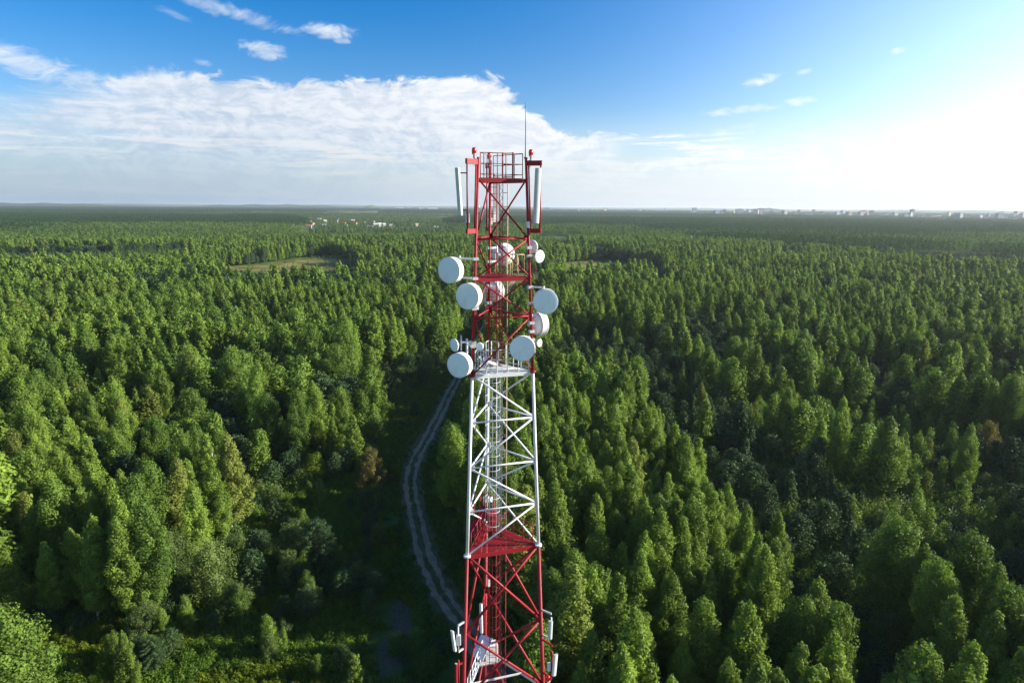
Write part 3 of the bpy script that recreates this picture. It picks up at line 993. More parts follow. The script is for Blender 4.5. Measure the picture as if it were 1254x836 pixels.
def make_trunk(name, kind, seed, H_, mat, limbs=True):
    rng = np.random.default_rng(seed + 500)
    b = MB(); k = {'pine': .90, 'spruce': .95}.get(kind, .86)
    r0 = .0085 * H_ + .02
    if kind == 'willow': k = .55
    pts = [Vector((rng.normal(0, .004) * H_ * i, rng.normal(0, .004) * H_ * i, H_ * k * i / 6 - (.15 if i == 0 else 0))) for i in range(7)]
    b.path(pts, [r0 * (1 - .13 * i) for i in range(7)], 7)
    if limbs:
        for c, s, l, d in clumps(kind, np.random.default_rng(seed), H_)[2::7]:
            z = max(.1 * H_, c[2] - .13 * H_)
            if z > H_ * k * .95: continue
            q = min(5, int(z / (H_ * k) * 6)); f_ = z / (H_ * k) * 6 - q
            p0 = pts[q].lerp(pts[q + 1], min(1, f_))
            pm = p0.lerp(Vector(c), .5) - Vector((0, 0, .02 * H_))
            b.path([p0, pm, Vector(c)], [r0 * .35, r0 * .24, r0 * .1], 5)
    o = b.build(name, mat, None, origin=(0, 0, 0)); me = o.data
    bpy.data.objects.remove(o)
    return me


KINDS = {  # kind: (shape, height, leaves material, bark)
    'birch': ('birch', 15.0, M_BIRCH, M_BARK_B), 'aspen': ('aspen', 15.0, M_ASPEN, M_BARK_B), 'pine': ('pine', 10.0, M_PINE, M_BARK_P),
    'spruce': ('spruce', 12.0, M_PINE, M_BARK_P), 'willow': ('willow', 6.0, M_WILLOW, M_BARK_P), 'spire': ('spire', 15.0, M_BIRCH, M_BARK_B),
    'olive': ('willow', 6.5, M_OLIVE, M_BARK_P), 'lime': ('small', 6.0, M_LIME, M_BARK_B), 'sapling': ('small', 6.0, M_ASPEN, M_BARK_B)}
NVAR = {'birch': 7, 'aspen': 5, 'pine': 5, 'spruce': 2, 'willow': 3, 'spire': 3, 'olive': 1, 'lime': 2, 'sapling': 2}
NEAR = {}
for kd, (sh, hh, ml, mb) in KINDS.items():
    NEAR[kd] = []
    for v in range(NVAR[kd]):
        sd = sum(map(ord, kd)) * 13 + v * 17
        area = {'birch': 1, 'aspen': 1.15, 'pine': 1.1, 'spruce': 1, 'willow': .7, 'spire': .85, 'olive': .7, 'lime': .4, 'sapling': .4}[kd]
        cr = make_crown('crown', sh, sd, hh, int(24000 * area), .0165 * hh * (1.0 if hh > 9 else 1.35) * (.82 if kd == 'pine' else 1) * .85, ml)
        tr = make_trunk('trunk', sh, sd, hh, mb)
        NEAR[kd].append((cr, tr))

# ------------------------------------------------------------------ where things grow


def P2(pts, z=0.0): return np.array([[p.x, p.y] for p in (at(x, y, z) for x, y in pts)])


def inside(poly, X, Y):
    r = np.zeros(X.shape, bool); n = len(poly)
    for i in range(n):
        x0, y0 = poly[i]; x1, y1 = poly[(i + 1) % n]
        c = (y0 > Y) != (y1 > Y)
        with np.errstate(divide='ignore', invalid='ignore'):
            r ^= c & (X < (x1 - x0) * (Y - y0) / (y1 - y0) + x0)
    return r


def vnoise(X, Y, scale, seed):
    g = np.random.default_rng(seed).random((256, 256))
    x = X / scale + 1000.3; y = Y / scale + 1000.7
    xi = np.floor(x).astype(int); yi = np.floor(y).astype(int)
    fx = x - xi; fy = y - yi; fx = fx * fx * (3 - 2 * fx); fy = fy * fy * (3 - 2 * fy)
    G = lambda a, b: g[a % 256, b % 256]
    return (G(xi, yi) * (1 - fx) + G(xi + 1, yi) * fx) * (1 - fy) + (G(xi, yi + 1) * (1 - fx) + G(xi + 1, yi + 1) * fx) * fy


ROAD_PX = [(610, 835), (588, 798), (567, 763), (546, 735), (531, 706), (520, 680), (512, 645), (505, 612), (503, 585), (510, 560), (523, 536), (537, 510), (549, 485), (560, 464), (572, 440), (586, 415), (602, 385), (618, 360), (634, 336)]
ROAD = np.array([[p.x, p.y] for p in (at(x, y, 0) for x, y in ROAD_PX)])


def dist_poly(line, X, Y):
    best = np.full(X.shape, 1e9)
    for a, b in zip(line, line[1:]):
        d = b - a; L = (d ** 2).sum()
        t = np.clip(((X - a[0]) * d[0] + (Y - a[1]) * d[1]) / L, 0, 1)
        best = np.minimum(best, np.hypot(X - a[0] - t * d[0], Y - a[1] - t * d[1]))
    return best


# open meadow round the road and the lower left corner (ground level outlines)
MEADOW = P2([(478, 500), (520, 470), (566, 450), (580, 470), (560, 540), (540, 590), (546, 650), (575, 700), (610, 740), (640, 836), (640, 1100), (-200, 1100),
             (-200, 800), (30, 775), (180, 762), (300, 752), (330, 700), (300, 655), (345, 610), (400, 590), (440, 590), (470, 560), (465, 520)])
GLADES = [  # far glades: (outline at ground level)
    P2([(250, 330), (330, 322), (400, 311), (425, 318), (440, 330), (430, 350), (360, 358), (280, 352), (240, 342)]),
    P2([(690, 322), (745, 318), (810, 328), (815, 348), (690, 352)]),
    P2([(650, 290), (690, 288), (700, 300), (690, 314), (650, 318)]),
    P2([(998, 472), (1030, 468), (1028, 490), (1000, 494)]),
    P2([(640, 338), (690, 330), (660, 365), (625, 380)]),
]
SHADOW_GAPS = [  # narrow lanes between stands of unequal height
    P2([(-60, 334), (120, 331), (270, 321), (285, 309), (120, 317), (-60, 319)]),
    P2([(860, 303), (1000, 318), (1300, 352), (1300, 322), (1000, 301), (880, 296)]),
]
VALLEY = P2([(668, 405), (720, 385), (800, 400), (850, 430), (940, 490), (1030, 560), (1120, 660), (1180, 740), (1240, 800), (1254, 880), (1130, 836), (1040, 770), (985, 720), (930, 640), (870, 560), (800, 495), (745, 440), (690, 440)], 11)
BIRCHES = P2([(560, 480), (640, 455), (700, 430), (745, 436), (800, 492), (870, 560), (930, 640), (985, 715), (1045, 775), (1140, 850), (1300, 1100), (600, 1100), (600, 830), (560, 700), (556, 600)], 13)
RIGHT = P2([(850, 430), (1300, 400), (1300, 800), (1180, 740), (1120, 660), (1030, 560), (940, 490)], 12)
LEFT = P2([(-300, 340), (560, 340), (560, 450), (470, 500), (440, 590), (300, 655), (330, 750), (-300, 800)], 13)
DARKP = [P2([(240, 700), (330, 600), (470, 600), (480, 690), (420, 740), (300, 745)], 3),
         P2([(430, 440), (560, 420), (560, 480), (500, 520), (440, 480)], 6),
         P2([(280, 575), (420, 560), (470, 620), (330, 640)], 3)]


def classify(X, Y, rng):
    """kind index, height factor; -1 where nothing grows"""
    n = len(X)
    names = list(KINDS)
    K = np.full(n, names.index('birch')); Hf = np.ones(n)
    a = vnoise(X, Y, 38, 1); b = vnoise(X, Y, 14, 2); c = vnoise(X, Y, 160, 3); u = rng.random(n); u2 = rng.random(n)
    D = np.hypot(X, Y)
    mixd = a * .55 + b * .45
    # general mixed forest
    pineish = mixd > .60
    K[pineish & (u < .75)] = names.index('pine')
    K[~pineish & (u > .66)] = names.index('aspen'); K[~pineish & (u < .08)] = names.index('spire')
    Hf = .92 + .42 * (vnoise(X, Y, 60, 5) - .5) + rng.normal(0, .15, n)
    iL = inside(LEFT, X, Y)
    dk = iL & (mixd > .60); K[iL & ~dk] = np.where(u[iL & ~dk] < .62, names.index('birch'), np.where(u[iL & ~dk] < .9, names.index('aspen'), names.index('spire')))
    K[dk] = np.where(u[dk] < .5, names.index('pine'), names.index('aspen')); Hf[iL] *= 1.03; Hf[dk & (K == names.index('pine'))] *= .95
    hole = (vnoise(X, Y, 17, 44) > .72) & (vnoise(X, Y, 6, 45) > .3)
    K[hole] = names.index('pine'); Hf[hole] = .72
    iR = inside(RIGHT, X, Y)
    mixd = vnoise(X, Y, 15, 46) * .7 + b * .3
    K[iR] = np.where(mixd[iR] > .46, np.where(u[iR] < .6, names.index('pine'), names.index('willow')), np.where(u[iR] < .36, names.index('birch'), np.where(u[iR] < .82, names.index('aspen'), names.index('willow'))))
    Hf[iR] = np.where(mixd[iR] > .46, .72, .90) + rng.normal(0, .14, iR.sum())
    iV = inside(VALLEY, X, Y)
    K[iV] = np.where(u[iV] < .66, names.index('pine'), np.where(u[iV] < .80, names.index('willow'), np.where(u[iV] < .95, names.index('spruce'), names.index('birch'))))
    Hf[iV] = .68 + rng.normal(0, .12, iV.sum())
    iB = inside(BIRCHES, X, Y) & ~iV
    K[iB] = np.where(u[iB] < .70, names.index('birch'), np.where(u[iB] < .94, names.index('aspen'), names.index('spire')))
    Hf[iB] = 1.0 + .16 * (a[iB] - .5) + rng.normal(0, .10, iB.sum())
    # far dark pinewood belts
    far = (D > 330) & ~iL
    belt = far & (vnoise(X * .35, Y, 130, 8) > .56)
    K[belt & (u < .8)] = names.index('pine'); Hf[belt] = 1.25
    keep = np.ones(n, bool)
    keep &= ~((vnoise(X, Y, 9, 21) > .80) & (u2 < .8))
    keep &= ~(iV & (u2 < .12)); keep &= ~(iR & (u2 > .86)) 
    lo = iR & (vnoise(X, Y, 22, 31) > .72); K[lo] = names.index('sapling'); Hf[lo] = 1.1
    keep &= ~inside(MEADOW, X, Y)
    dr = dist_poly(ROAD, X, Y); keep &= dr > 5.5 + 2.0 * b
    keep &= ~((Y > 150) & (Y < 480) & (dr < 8))
    for g in GLADES:
        i = inside(g, X, Y); sp_ = (vnoise(X, Y, 8, 33) > .72) & (u2 < .35); K[i] = names.index('willow'); Hf[i] = .5; keep &= ~(i & ~sp_)
    for g in SHADOW_GAPS:
        i = inside(g, X, Y); K[i] = names.index('pine'); Hf[i] = .75; keep &= ~(i & (u2 < .15))
    for g in DARKP:
        i = inside(g, X, Y) & keep; K[i] = np.where(u[i] < .6, names.index('pine'), names.index('willow')); Hf[i] = .62
    hm = np.array([0.0] * n)
    Hf = np.clip(Hf, .35, 1.4)
    keep &= np.hypot(X - CX, Y - CY) > 9
    return K, Hf, keep


def jgrid(x0, x1, y0, y1, s, rng, jit=.36):
    xs = np.arange(x0, x1, s); ys = np.arange(y0, y1, s * .866)
    X, Y = np.meshgrid(xs, ys); X = X + (np.arange(len(ys)) % 2)[:, None] * s / 2
    X = (X + rng.uniform(-jit, jit, X.shape) * s).ravel(); Y = (Y + rng.uniform(-jit, jit, Y.shape) * s).ravel()
    return X, Y


names = list(KINDS)
rng = np.random.default_rng(5)
X, Y = jgrid(-150, 150, 8, 240, 4.8, rng)
lim = (np.hypot(X, Y) < 235) & (np.abs(X) < Y * 1.0 + 22)
X, Y = X[lim], Y[lim]
K, Hf, keep = classify(X, Y, rng)
X, Y, K, Hf = X[keep], Y[keep], K[keep], Hf[keep]


def proj(x, y, z):
    h = H - z
    fw = y * CT + h * ST; dn = h * CT - y * ST
    u = F * x / fw; v = F * dn / fw
    return 627 + u * CR - v * SR, 418 + u * SR + v * CR, fw


hk = np.array([KINDS[k][1] for k in names])
Z = hk[K] * Hf * .72
px, py, fw = proj(X, Y, Z)
tx_, ty_, _ = proj(X, Y, hk[K] * Hf)
vis = (fw > 5) & (px > -12) & (px < 1266) & (ty_ < 832) & (py > 0)
size = np.where(vis, hk[K] * Hf / fw, 0) * np.where(K == names.index('pine'), .9, 1)

# hand-placed individuals: (kind, px, py of the tree top, height, width factor, label, category)
CLUMP = 'bright leafy tree in the sunlit clump past the dark valley, near the picture corner'
SPECIAL = [
    ('aspen', 10, 742, 15.5, 1.25, 'bright green birch standing alone at the meadow corner, its crown cut by the picture edge', 'tree'),
    ('birch', 150, 772, 8.5, 1.0, 'small light green birch alone in the shaded meadow, below the forest edge', 'tree'),
    ('lime', 125, 800, 6, 1.2, 'bushy lime green sapling beside the small birch in the shaded meadow', 'sapling'),
    ('spire', 433, 802, 9, 1.25, 'yellow-green pointed young birch standing alone in the dark meadow', 'tree'),
    ('willow', 352, 641, 7.5, 1.0, 'round pale green tree lit on top, alone at the meadow edge', 'tree'),
    ('pine', 386, 636, 8.5, 1.35, 'dark blue-green rounded pine next to the round pale green tree', 'tree'),
    ('olive', 452, 549, 8.5, 1.0, 'rusty olive half-bare tree beside the meadow near the road bend', 'tree'),
    ('sapling', 478, 552, 6.5, 1.4, 'small bright green tree next to the rusty olive one', 'tree'),
    ('lime', 385, 556, 6, 2.1, 'broad lime green bush glowing in the sun at the forest edge', 'bush'),
    ('spire', 452, 425, 17, 1.7, 'tall broad cone-shaped tree standing above its neighbours, near the lowest drum dish', 'tree'),
    ('aspen', 415, 475, 13, 1.2, 'fresh green leafy tree in front of the tall cone-shaped tree', 'tree'),
    ('willow', 523, 430, 9, .9, 'rounded tree beside the grass lane, close to the small grey dish', 'tree'),
    ('pine', 508, 492, 4.5, 1.2, 'small dark bush alone on the grass beside the dirt road', 'bush'),
    ('aspen', 900, 412, 14, 1.6, 'broad yellow-green tree taller than the dark pines round it, beyond the birch stand', 'tree'),
    ('aspen', 993, 432, 14, .9, 'narrow upright green tree at the small glade in the mixed wood', 'tree'),
    ('birch', 972, 466, 14, 1.0, 'slender bright birch next to the small glade in the mixed wood', 'tree'),
    ('birch', 1085, 511, 17, 1.5, 'large many-stemmed birch with open crown, biggest of the mixed wood', 'tree'),
    ('olive', 1213, 517, 9, .9, 'rusty brown leafed tree among green ones in the mixed wood', 'tree'),
    ('olive', 1182, 441, 8, 1.0, 'brownish tree farthest up the mixed wood, smaller than the rusty brown one', 'tree'),
    ('birch', 955, 628, 11, 1.0, 'single bright birch rising out of the dark pine valley', 'tree'),
    ('aspen', 1110, 640, 15, 1.5, 'big twin-headed green tree on the dark valley edge', 'tree'),
    ('birch', 862, 470, 11, 1.1, 'light green birch alone among low dark pines', 'tree'),
    ('birch', 836, 452, 11, .9, 'narrow green birch beside the low dark pines, near the birch stand tip', 'tree'),
    ('aspen', 1195, 655, 15, 1.3, 'dense bright green tree near the right picture edge above the birch row', 'tree'),
    ('aspen', 1163, 690, 15, 0.95, CLUMP, 'tree'),
    ('birch', 1222, 690, 15, 1.1, CLUMP, 'tree'),
    ('birch', 1180, 735, 14, 1.1, CLUMP, 'tree'),
    ('aspen', 1244, 715, 15, 0.95, CLUMP, 'tree'),
    ('birch', 1140, 668, 14, 1.1, CLUMP, 'tree'),
    ('birch', 1212, 750, 14, 1.1, CLUMP, 'tree'),
    ('olive', 712, 378, 9, 1.5, 'olive brown broad tree behind the birch stand, beside the large pale dish', 'tree'),
    ('birch', 262, 568, 14.5, 1.1, 'rounded sunny birch at the meadow side of the left forest', 'tree'),
    ('birch', 236, 590, 14.5, 1.0, 'pointed dark-footed birch just in front of the rounded sunny birch', 'tree'),
    ('willow', 205, 650, 9, 1.0, 'leafy lit tree on the forest edge above the shaded meadow', 'tree'),
    ('willow', 255, 662, 9, 1.05, 'leafy lit tree with spreading branches, last on the shaded meadow edge', 'tree'),
]
sx, sy = [], []
for (kd, ax, ay, hh_, wf, lb, ct) in SPECIAL:
    p = at(ax, ay, hh_); sx.append(p.x); sy.append(p.y)
sx, sy = np.array(sx), np.array(sy)
rad_ = np.array([max(2.6, KINDS[s[0]][1] * 0 + s[3] * (.36 if KINDS[s[0]][0] == 'willow' else .17) * s[4] + 1.2) for s in SPECIAL])
dmin = np.min(np.hypot(X[:, None] - sx[None], Y[:, None] - sy[None]) - rad_[None], axis=1)
far_ok = dmin > 0
X, Y, K, Hf, size, px, py = [q[far_ok] for q in (X, Y, K, Hf, size, px, py)]

order = np.argsort(-size)
NIND = 262
ind = order[:NIND]; rest = order[NIND:]


def place_tree(kd, x, y, hgt, wf, rz, label, cat, group, v):
    cr, tr = NEAR[kd][v % NVAR[kd]]
    t = bpy.data.objects.new({'pine': 'pine_tree', 'spruce': 'spruce_tree', 'willow': 'willow_tree', 'olive': 'rowan_tree', 'aspen': 'aspen_tree', 'lime': 'sapling_tree', 'sapling': 'sapling_tree'}.get(kd, 'birch_tree'), None)
    COL.objects.link(t); t.location = (x, y, 0); t.rotation_euler = (0, 0, rz)
    s = hgt / KINDS[kd][1]
    t.scale = (s * wf, s * wf, s)
    tagit(t, label, cat, group)
    a = bpy.data.objects.new('crown', cr); COL.objects.link(a); a.parent = t
    b = bpy.data.objects.new('trunk', tr); COL.objects.link(b); b.parent = t


ZN = {}
for q in ind:
    kd = names[K[q]]; x, y = X[q], Y[q]
    p = (np.array([x]), np.array([y]))
    if inside(VALLEY, *p)[0]: zn = 'in the dark valley beyond the birch stand'
    elif inside(BIRCHES, *p)[0]:
        zn = 'low in the dense stand beside the mast' if py[q] > 640 else 'in the dense sunny stand beside the mast'
    elif x > 0: zn = 'in the mixed wood past the dark valley'
    elif py[q] > 560: zn = 'in the forest edge over the shaded meadow'
    else: zn = 'in the forest block across the road'
    kn = {'birch': 'slender light green birch', 'aspen': 'fuller mid green leafy tree', 'pine': 'low dark blue-green pine', 'spruce': 'dark pointed spruce',
          'willow': 'rounded grey-green willow', 'spire': 'narrow pointed light green birch'}[kd]
    tall = '' if kd in ('pine', 'spruce', 'willow') else ('tall ' if Hf[q] > 1.02 else '')
    lb = tall + kn + ' ' + zn
    place_tree(kd, x, y, hk[K[q]] * Hf[q], rng.uniform(.98, 1.32) * (.86 if kd == 'aspen' else 1), rng.uniform(0, 6.28), lb, 'tree', lb.replace(' birch', ' birches').replace(' tree ', ' trees ').replace(' pine ', ' pines '), int(rng.integers(0, 50)))
for (kd, ax, ay, hh_, wf, lb, ct), x, y in zip(SPECIAL, sx, sy):
    place_tree(kd, x, y, hh_, wf, rng.uniform(0, 6.28), lb, ct, 'trees of the sunlit clump past the dark valley' if lb == CLUMP else None, int(rng.integers(0, 9)))


# ------------------------------------------------------------------ the rest of the forest: one mass
def hidden(name, me):
    o = bpy.data.objects.new(name, me)
    return o


def scatter(name, pts, idx, rotz, scl, meshes, **tags):
    me = bpy.data.meshes.new(name)
    me.vertices.add(len(pts)); me.vertices.foreach_set('co', pts.astype(np.float32).ravel())
    a = me.attributes.new('pick', 'INT', 'POINT'); a.data.foreach_set('value', idx.astype(np.int32))
    a = me.attributes.new('turn', 'FLOAT', 'POINT'); a.data.foreach_set('value', rotz.astype(np.float32))
    a = me.attributes.new('grow', 'FLOAT_VECTOR', 'POINT'); a.data.foreach_set('vector', scl.astype(np.float32).ravel())
    me.update()
    o = bpy.data.objects.new(name, me); COL.objects.link(o)
    cc = bpy.data.collections.new(name + '_kinds')
    for i, m_ in enumerate(meshes):
        cc.objects.link(bpy.data.objects.new('%s_kind_%03d' % (name, i), m_))
    ng = bpy.data.node_groups.new(name, 'GeometryNodeTree')
    ng.interface.new_socket(name='Geometry', in_out='INPUT', socket_type='NodeSocketGeometry')
    ng.interface.new_socket(name='Geometry', in_out='OUTPUT', socket_type='NodeSocketGeometry')
    N = ng.nodes; L = ng.links
    gi = N.new('NodeGroupInput'); go = N.new('NodeGroupOutput')
    ci = N.new('GeometryNodeCollectionInfo'); ci.inputs[0].default_value = cc
    ci.inputs['Separate Children'].default_value = True; ci.inputs['Reset Children'].default_value = True
    ip = N.new('GeometryNodeInstanceOnPoints')

    def attr(nm, typ):
        n = N.new('GeometryNodeInputNamedAttribute'); n.data_type = typ; n.inputs[0].default_value = nm
        return [s for s in n.outputs if s.enabled and s.name == 'Attribute'][0]
    L.new(gi.outputs[0], ip.inputs['Points']); L.new(ci.outputs[0], ip.inputs['Instance'])
    ip.inputs['Pick Instance'].default_value = True
    L.new(attr('pick', 'INT'), ip.inputs['Instance Index'])
    cx_ = N.new('ShaderNodeCombineXYZ'); L.new(attr('turn', 'FLOAT'), cx_.inputs[2])
    er = N.new('FunctionNodeEulerToRotation'); L.new(cx_.outputs[0], er.inputs[0]); L.new(er.outputs[0], ip.inputs['Rotation'])
    L.new(attr('grow', 'FLOAT_VECTOR'), ip.inputs['Scale'])
    L.new(ip.outputs[0], go.inputs[0])
    md = o.modifiers.new('scatter', 'NODES'); md.node_group = ng
    return tagit(o, **tags)


# mid-distance meshes (crown with a stub of trunk hidden inside)
LOD1, LOD2 = {}, {}
off1, off2 = [], []
m1, m2 = [], []
st1, st2 = {}, {}
for kd in ('birch', 'aspen', 'pine', 'spruce', 'willow', 'spire', 'olive', 'lime', 'sapling'):
    sh, hh, ml, mb = KINDS[kd]
    st1[kd] = (len(m1), 4); st2[kd] = (len(m2), 3)
    for v in range(4): m1.append(make_crown('wood', sh, 900 + len(m1) * 7, hh, 5200 if hh > 9 else 2200, .0275 * hh * (1 if hh > 9 else 1.3), ml))
    for v in range(3): m2.append(make_crown('wood', sh, 1900 + len(m2) * 7, hh, 1100 if hh > 9 else 500, .055 * hh, ml))

PT, PI_, PR, PS = [], [], [], []


def add_pts(X, Y, K, Hf, st, offset, rng, wide=1.0):
    for k, kd in enumerate(names):
        s_ = K == k
        n = s_.sum()
        if not n: continue
        PT.append(np.stack([X[s_], Y[s_], np.full(n, -0.05)], 1)); PI_.append(offset + st[kd][0] + rng.integers(0, st[kd][1], n))
        PR.append(rng.uniform(0, 6.28, n)); w = Hf[s_] * rng.uniform(.95, 1.3, n) * wide
        PS.append(np.stack([w, w * rng.uniform(.9, 1.1, n), Hf[s_]], 1))


add_pts(X[rest], Y[rest], K[rest], Hf[rest], st1, 0, rng, 1.06)
# 235 - 420 m with the finer meshes, then coarser ones out to the patches
FAR0 = 900.0
X2, Y2 = jgrid(-780, 780, 150, FAR0 + 20, 4.9, rng)
dd = np.hypot(X2, Y2); lim = (dd >= 235) & (dd < FAR0) & (np.abs(X2) < Y2 * .92 + 25)
X2, Y2, dd = X2[lim], Y2[lim], dd[lim]
K2, H2, k2 = classify(X2, Y2, rng)
X2, Y2, K2, H2, dd = X2[k2], Y2[k2], K2[k2], H2[k2], dd[k2]
n_ = dd < 380
add_pts(X2[n_], Y2[n_], K2[n_], H2[n_], st1, 0, rng); add_pts(X2[~n_], Y2[~n_], K2[~n_], H2[~n_], st2, len(m1), rng)


# patches of forest for the far distance
def patch(seed, S, mixp, hfac):
    r = np.random.default_rng(seed)
    x, y = jgrid(-S / 2, S / 2, -S / 2, S / 2, 5.2, r)
    Cs, Ns, T, sz = [], [], [], []
    for a, b in zip(x, y):
        pine = r.random() < mixp
        h = (r.normal(13, 1.6) if not pine else r.normal(15, 1.3)) * hfac; w = r.uniform(1.9, 2.8)
        n = 26; t = r.random(n) ** .8
        rr = w * np.sin(np.pi * (t * .8 + .2)) ** .7 if not pine else w * (1 - t) ** .6
        an = r.uniform(0, 6.28, n)
        Cs.append(np.stack([a + rr * np.cos(an), b + rr * np.sin(an), h * (.42 + .58 * t)], 1))
        Ns.append(np.stack([np.cos(an), np.sin(an), .5 + t], 1) + r.normal(0, .3, (n, 3)))
        base = r.uniform(0, .42) if pine else r.uniform(.5, 1.0)
        T.append(np.full(n, base) + r.normal(0, .05, n)); sz.append(r.uniform(.9, 1.7, n))
    return np.concatenate(Cs), np.concatenate(Ns), np.concatenate(sz), np.clip(np.concatenate(T), 0, 1)


M_FAR = bpy.data.materials.new('far_wood'); M_FAR.use_nodes = True
_N = NT(M_FAR.node_tree); _N.n.clear()
_o = _N.new('ShaderNodeOutputMaterial'); _ta = _N.new('ShaderNodeAttribute', attribute_name='tint').outputs['Fac']
_c = _N.mix(_N.ramp(_ta, .35, .75, smooth=False), (0.033, 0.070, 0.026), (0.12, 0.19, 0.034))
_d = _N.new('ShaderNodeBsdfDiffuse'); _N.put(_d.inputs[0], _c)
_t = _N.new('ShaderNodeBsdfTranslucent'); _N.put(_t.inputs[0], _N.mix(1.0, _c, (1.2, 1.3, .6), 'MULTIPLY'))
_m = _N.new('ShaderNodeMixShader'); _m.inputs[0].default_value = .25
_N.l.new(_d.outputs[0], _m.inputs[1]); _N.l.new(_t.outputs[0], _m.inputs[2]); _N.l.new(_m.outputs[0], _o.inputs[0])
PS_ = 80.0
m3 = []
for i, (mp, hf) in enumerate([(.12, .92), (.2, 1.0), (.35, 1.0), (.6, 1.08), (.92, 1.2), (.97, 1.25)]):
    C, Nn, sz, T = patch(40 + i, PS_, mp, hf)
    m3.append(leaf_mesh('wood', C, Nn, sz, T, M_FAR, True))
gx, gy = np.meshgrid(np.arange(-8000, 8001, PS_), np.arange(240, 9300, PS_))
gx = gx.ravel(); gy = gy.ravel(); gd = np.hypot(gx, gy)
VILLAGE = P2([(365, 268), (560, 265), (560, 292), (470, 297), (345, 296)])
FIELD = P2([(395, 260.2), (470, 259.4), (470, 263.5), (385, 263.5)])
CITYZ = P2([(640, 262), (760, 262), (860, 265), (1254, 274), (1400, 276), (1400, 262), (640, 254.5)])
lim = (gd > FAR0 - 30) & (gd < 9200) & (np.abs(gx) < gy * .9 + 60)
lim &= ~inside(VILLAGE, gx, gy) & ~inside(FIELD, gx, gy)
lim &= ~(inside(CITYZ, gx, gy) & (rng.random(len(gx)) < .8))
for g in GLADES: lim &= ~inside(g, gx, gy)
gx, gy, gd = gx[lim], gy[lim], gd[lim]
nz = vnoise(gx * .3, gy, 260, 61) * .6 + vnoise(gx, gy, 140, 62) * .4
pick = np.clip((nz * 5.6 - .9), 0, 3.4).astype(int)
dark = (gd > 1750) & (vnoise(gx * .2, gy, 500, 63) > .22)
pick[dark] = 4 + (rng.random(dark.sum()) < .5)
for g in SHADOW_GAPS: pick[inside(g, gx, gy)] = 4
pick[(gd > 1350) & (gd <= 1750) & (nz > .55)] = 4
PT.append(np.stack([gx, gy, np.zeros(len(gx))], 1)); PI_.append(len(m1) + len(m2) + pick)
PR.append(rng.integers(0, 4, len(gx)) * math.pi / 2); PS.append(np.stack([np.ones(len(gx))] * 2 + [rng.uniform(.9, 1.1, len(gx))], 1))
# scattered trees of the village
vx, vy = jgrid(-900, 0, 1300, 2900, 11, rng); s_ = inside(VILLAGE, vx, vy) & (vnoise(vx, vy, 45, 71) > .52)
vx, vy = vx[s_], vy[s_]
PT.append(np.stack([vx, vy, np.zeros(len(vx))], 1)); PI_.append(len(m1) + np.where(rng.random(len(vx)) < .7, st2['aspen'][0], st2['pine'][0]))
PR.append(rng.uniform(0, 6, len(vx))); PS.append(np.repeat(rng.uniform(.35, .7, len(vx))[:, None], 3, 1) * np.array([1.3, 1.3, 1]))
scatter('forest', np.concatenate(PT), np.concatenate(PI_), np.concatenate(PR), np.concatenate(PS), m1 + m2 + m3,
        kind='stuff', label='endless mixed birch and pine forest stretching to the horizon', cat='forest')

# ------------------------------------------------------------------ undergrowth of the meadow: one mass
mb_ = []
for i, (mt, n, s_, hh) in enumerate([(M_HERB, 420, .15, 1.0), (M_FLOWER, 400, .14, .9), (M_PINE, 700, .13, 1.6), (M_ASPEN, 700, .15, 1.8), (M_FLOWER, 160, .15, .55), (M_HERB, 200, .15, .5)]):
    r = np.random.default_rng(300 + i)
    v = unit(r.normal(size=(n, 3))); v[:, 2] = np.abs(v[:, 2])
    C = v * r.uniform(.4, 1, (n, 1)) ** .5 * np.array([hh * .75, hh * .75, hh]) * (1 + .25 * np.sin(5 * np.arctan2(v[:, 1], v[:, 0]))[:, None])
    mb_.append(leaf_mesh('brush', C, v + r.normal(0, .5, (n, 3)), s_ * r.uniform(.6, 1.4, n), np.clip(r.normal(.5, .2, n), 0, 1), mt))
ux, uy = jgrid(-150, 60, 25, 330, .85, rng, .45)
vx, vy = jgrid(-230, 330, 40, 420, 1.9, rng, .45); o_ = (np.abs(vx) < vy + 20)
nfine = len(ux); ux = np.concatenate([ux, vx[o_]]); uy = np.concatenate([uy, vy[o_]])
coarse = (np.arange(len(ux)) >= nfine) & ~inside(MEADOW, ux, uy)
dr = dist_poly(ROAD, ux, uy)
lane = (dr < 9) & (uy > 100)
s_ = (inside(MEADOW, ux, uy) | lane | coarse) & ((dr > 2.2) | ((dr > 1.55) & (vnoise(ux, uy, 2.5, 89) > .5)) | ((dr < .32) & ~coarse & (vnoise(ux, uy, 4, 90) > .45)))
BARE = P2([(455, 745), (480, 730), (510, 740), (515, 790), (500, 836), (460, 836), (450, 790)])
BARE2 = P2([(375, 712), (440, 690), (450, 705), (400, 722)])
s_ &= ~((inside(BARE, ux, uy) | inside(BARE2, ux, uy)) & (vnoise(ux, uy, 4, 88) < .45))
s_ &= (vnoise(ux, uy, 5, 81) * .6 + vnoise(ux, uy, 17, 82) * .4 > .20) | (vnoise(ux, uy, 3, 83) > .8)
ux, uy, dr, coarse = ux[s_], uy[s_], dr[s_], coarse[s_]
big = vnoise(ux, uy, 11, 84); yl = vnoise(ux, uy, 8, 85); u = rng.random(len(ux))
pk = np.where(yl > .68, np.where(u < .6, 1, 4), np.where(u < .5, 5, 0))
bush = (big > .70) & (u > .80) & (dr > 5); pk[bush] = np.where(rng.random(bush.sum()) < .5, 2, 3)
sc_ = rng.uniform(.6, 1.25, len(ux)) * np.where(dr < 1, .32, np.where(dr < 2.3, .45, np.where(dr < 4.5, .6, 1))) * np.where(coarse, 1.5, 1)
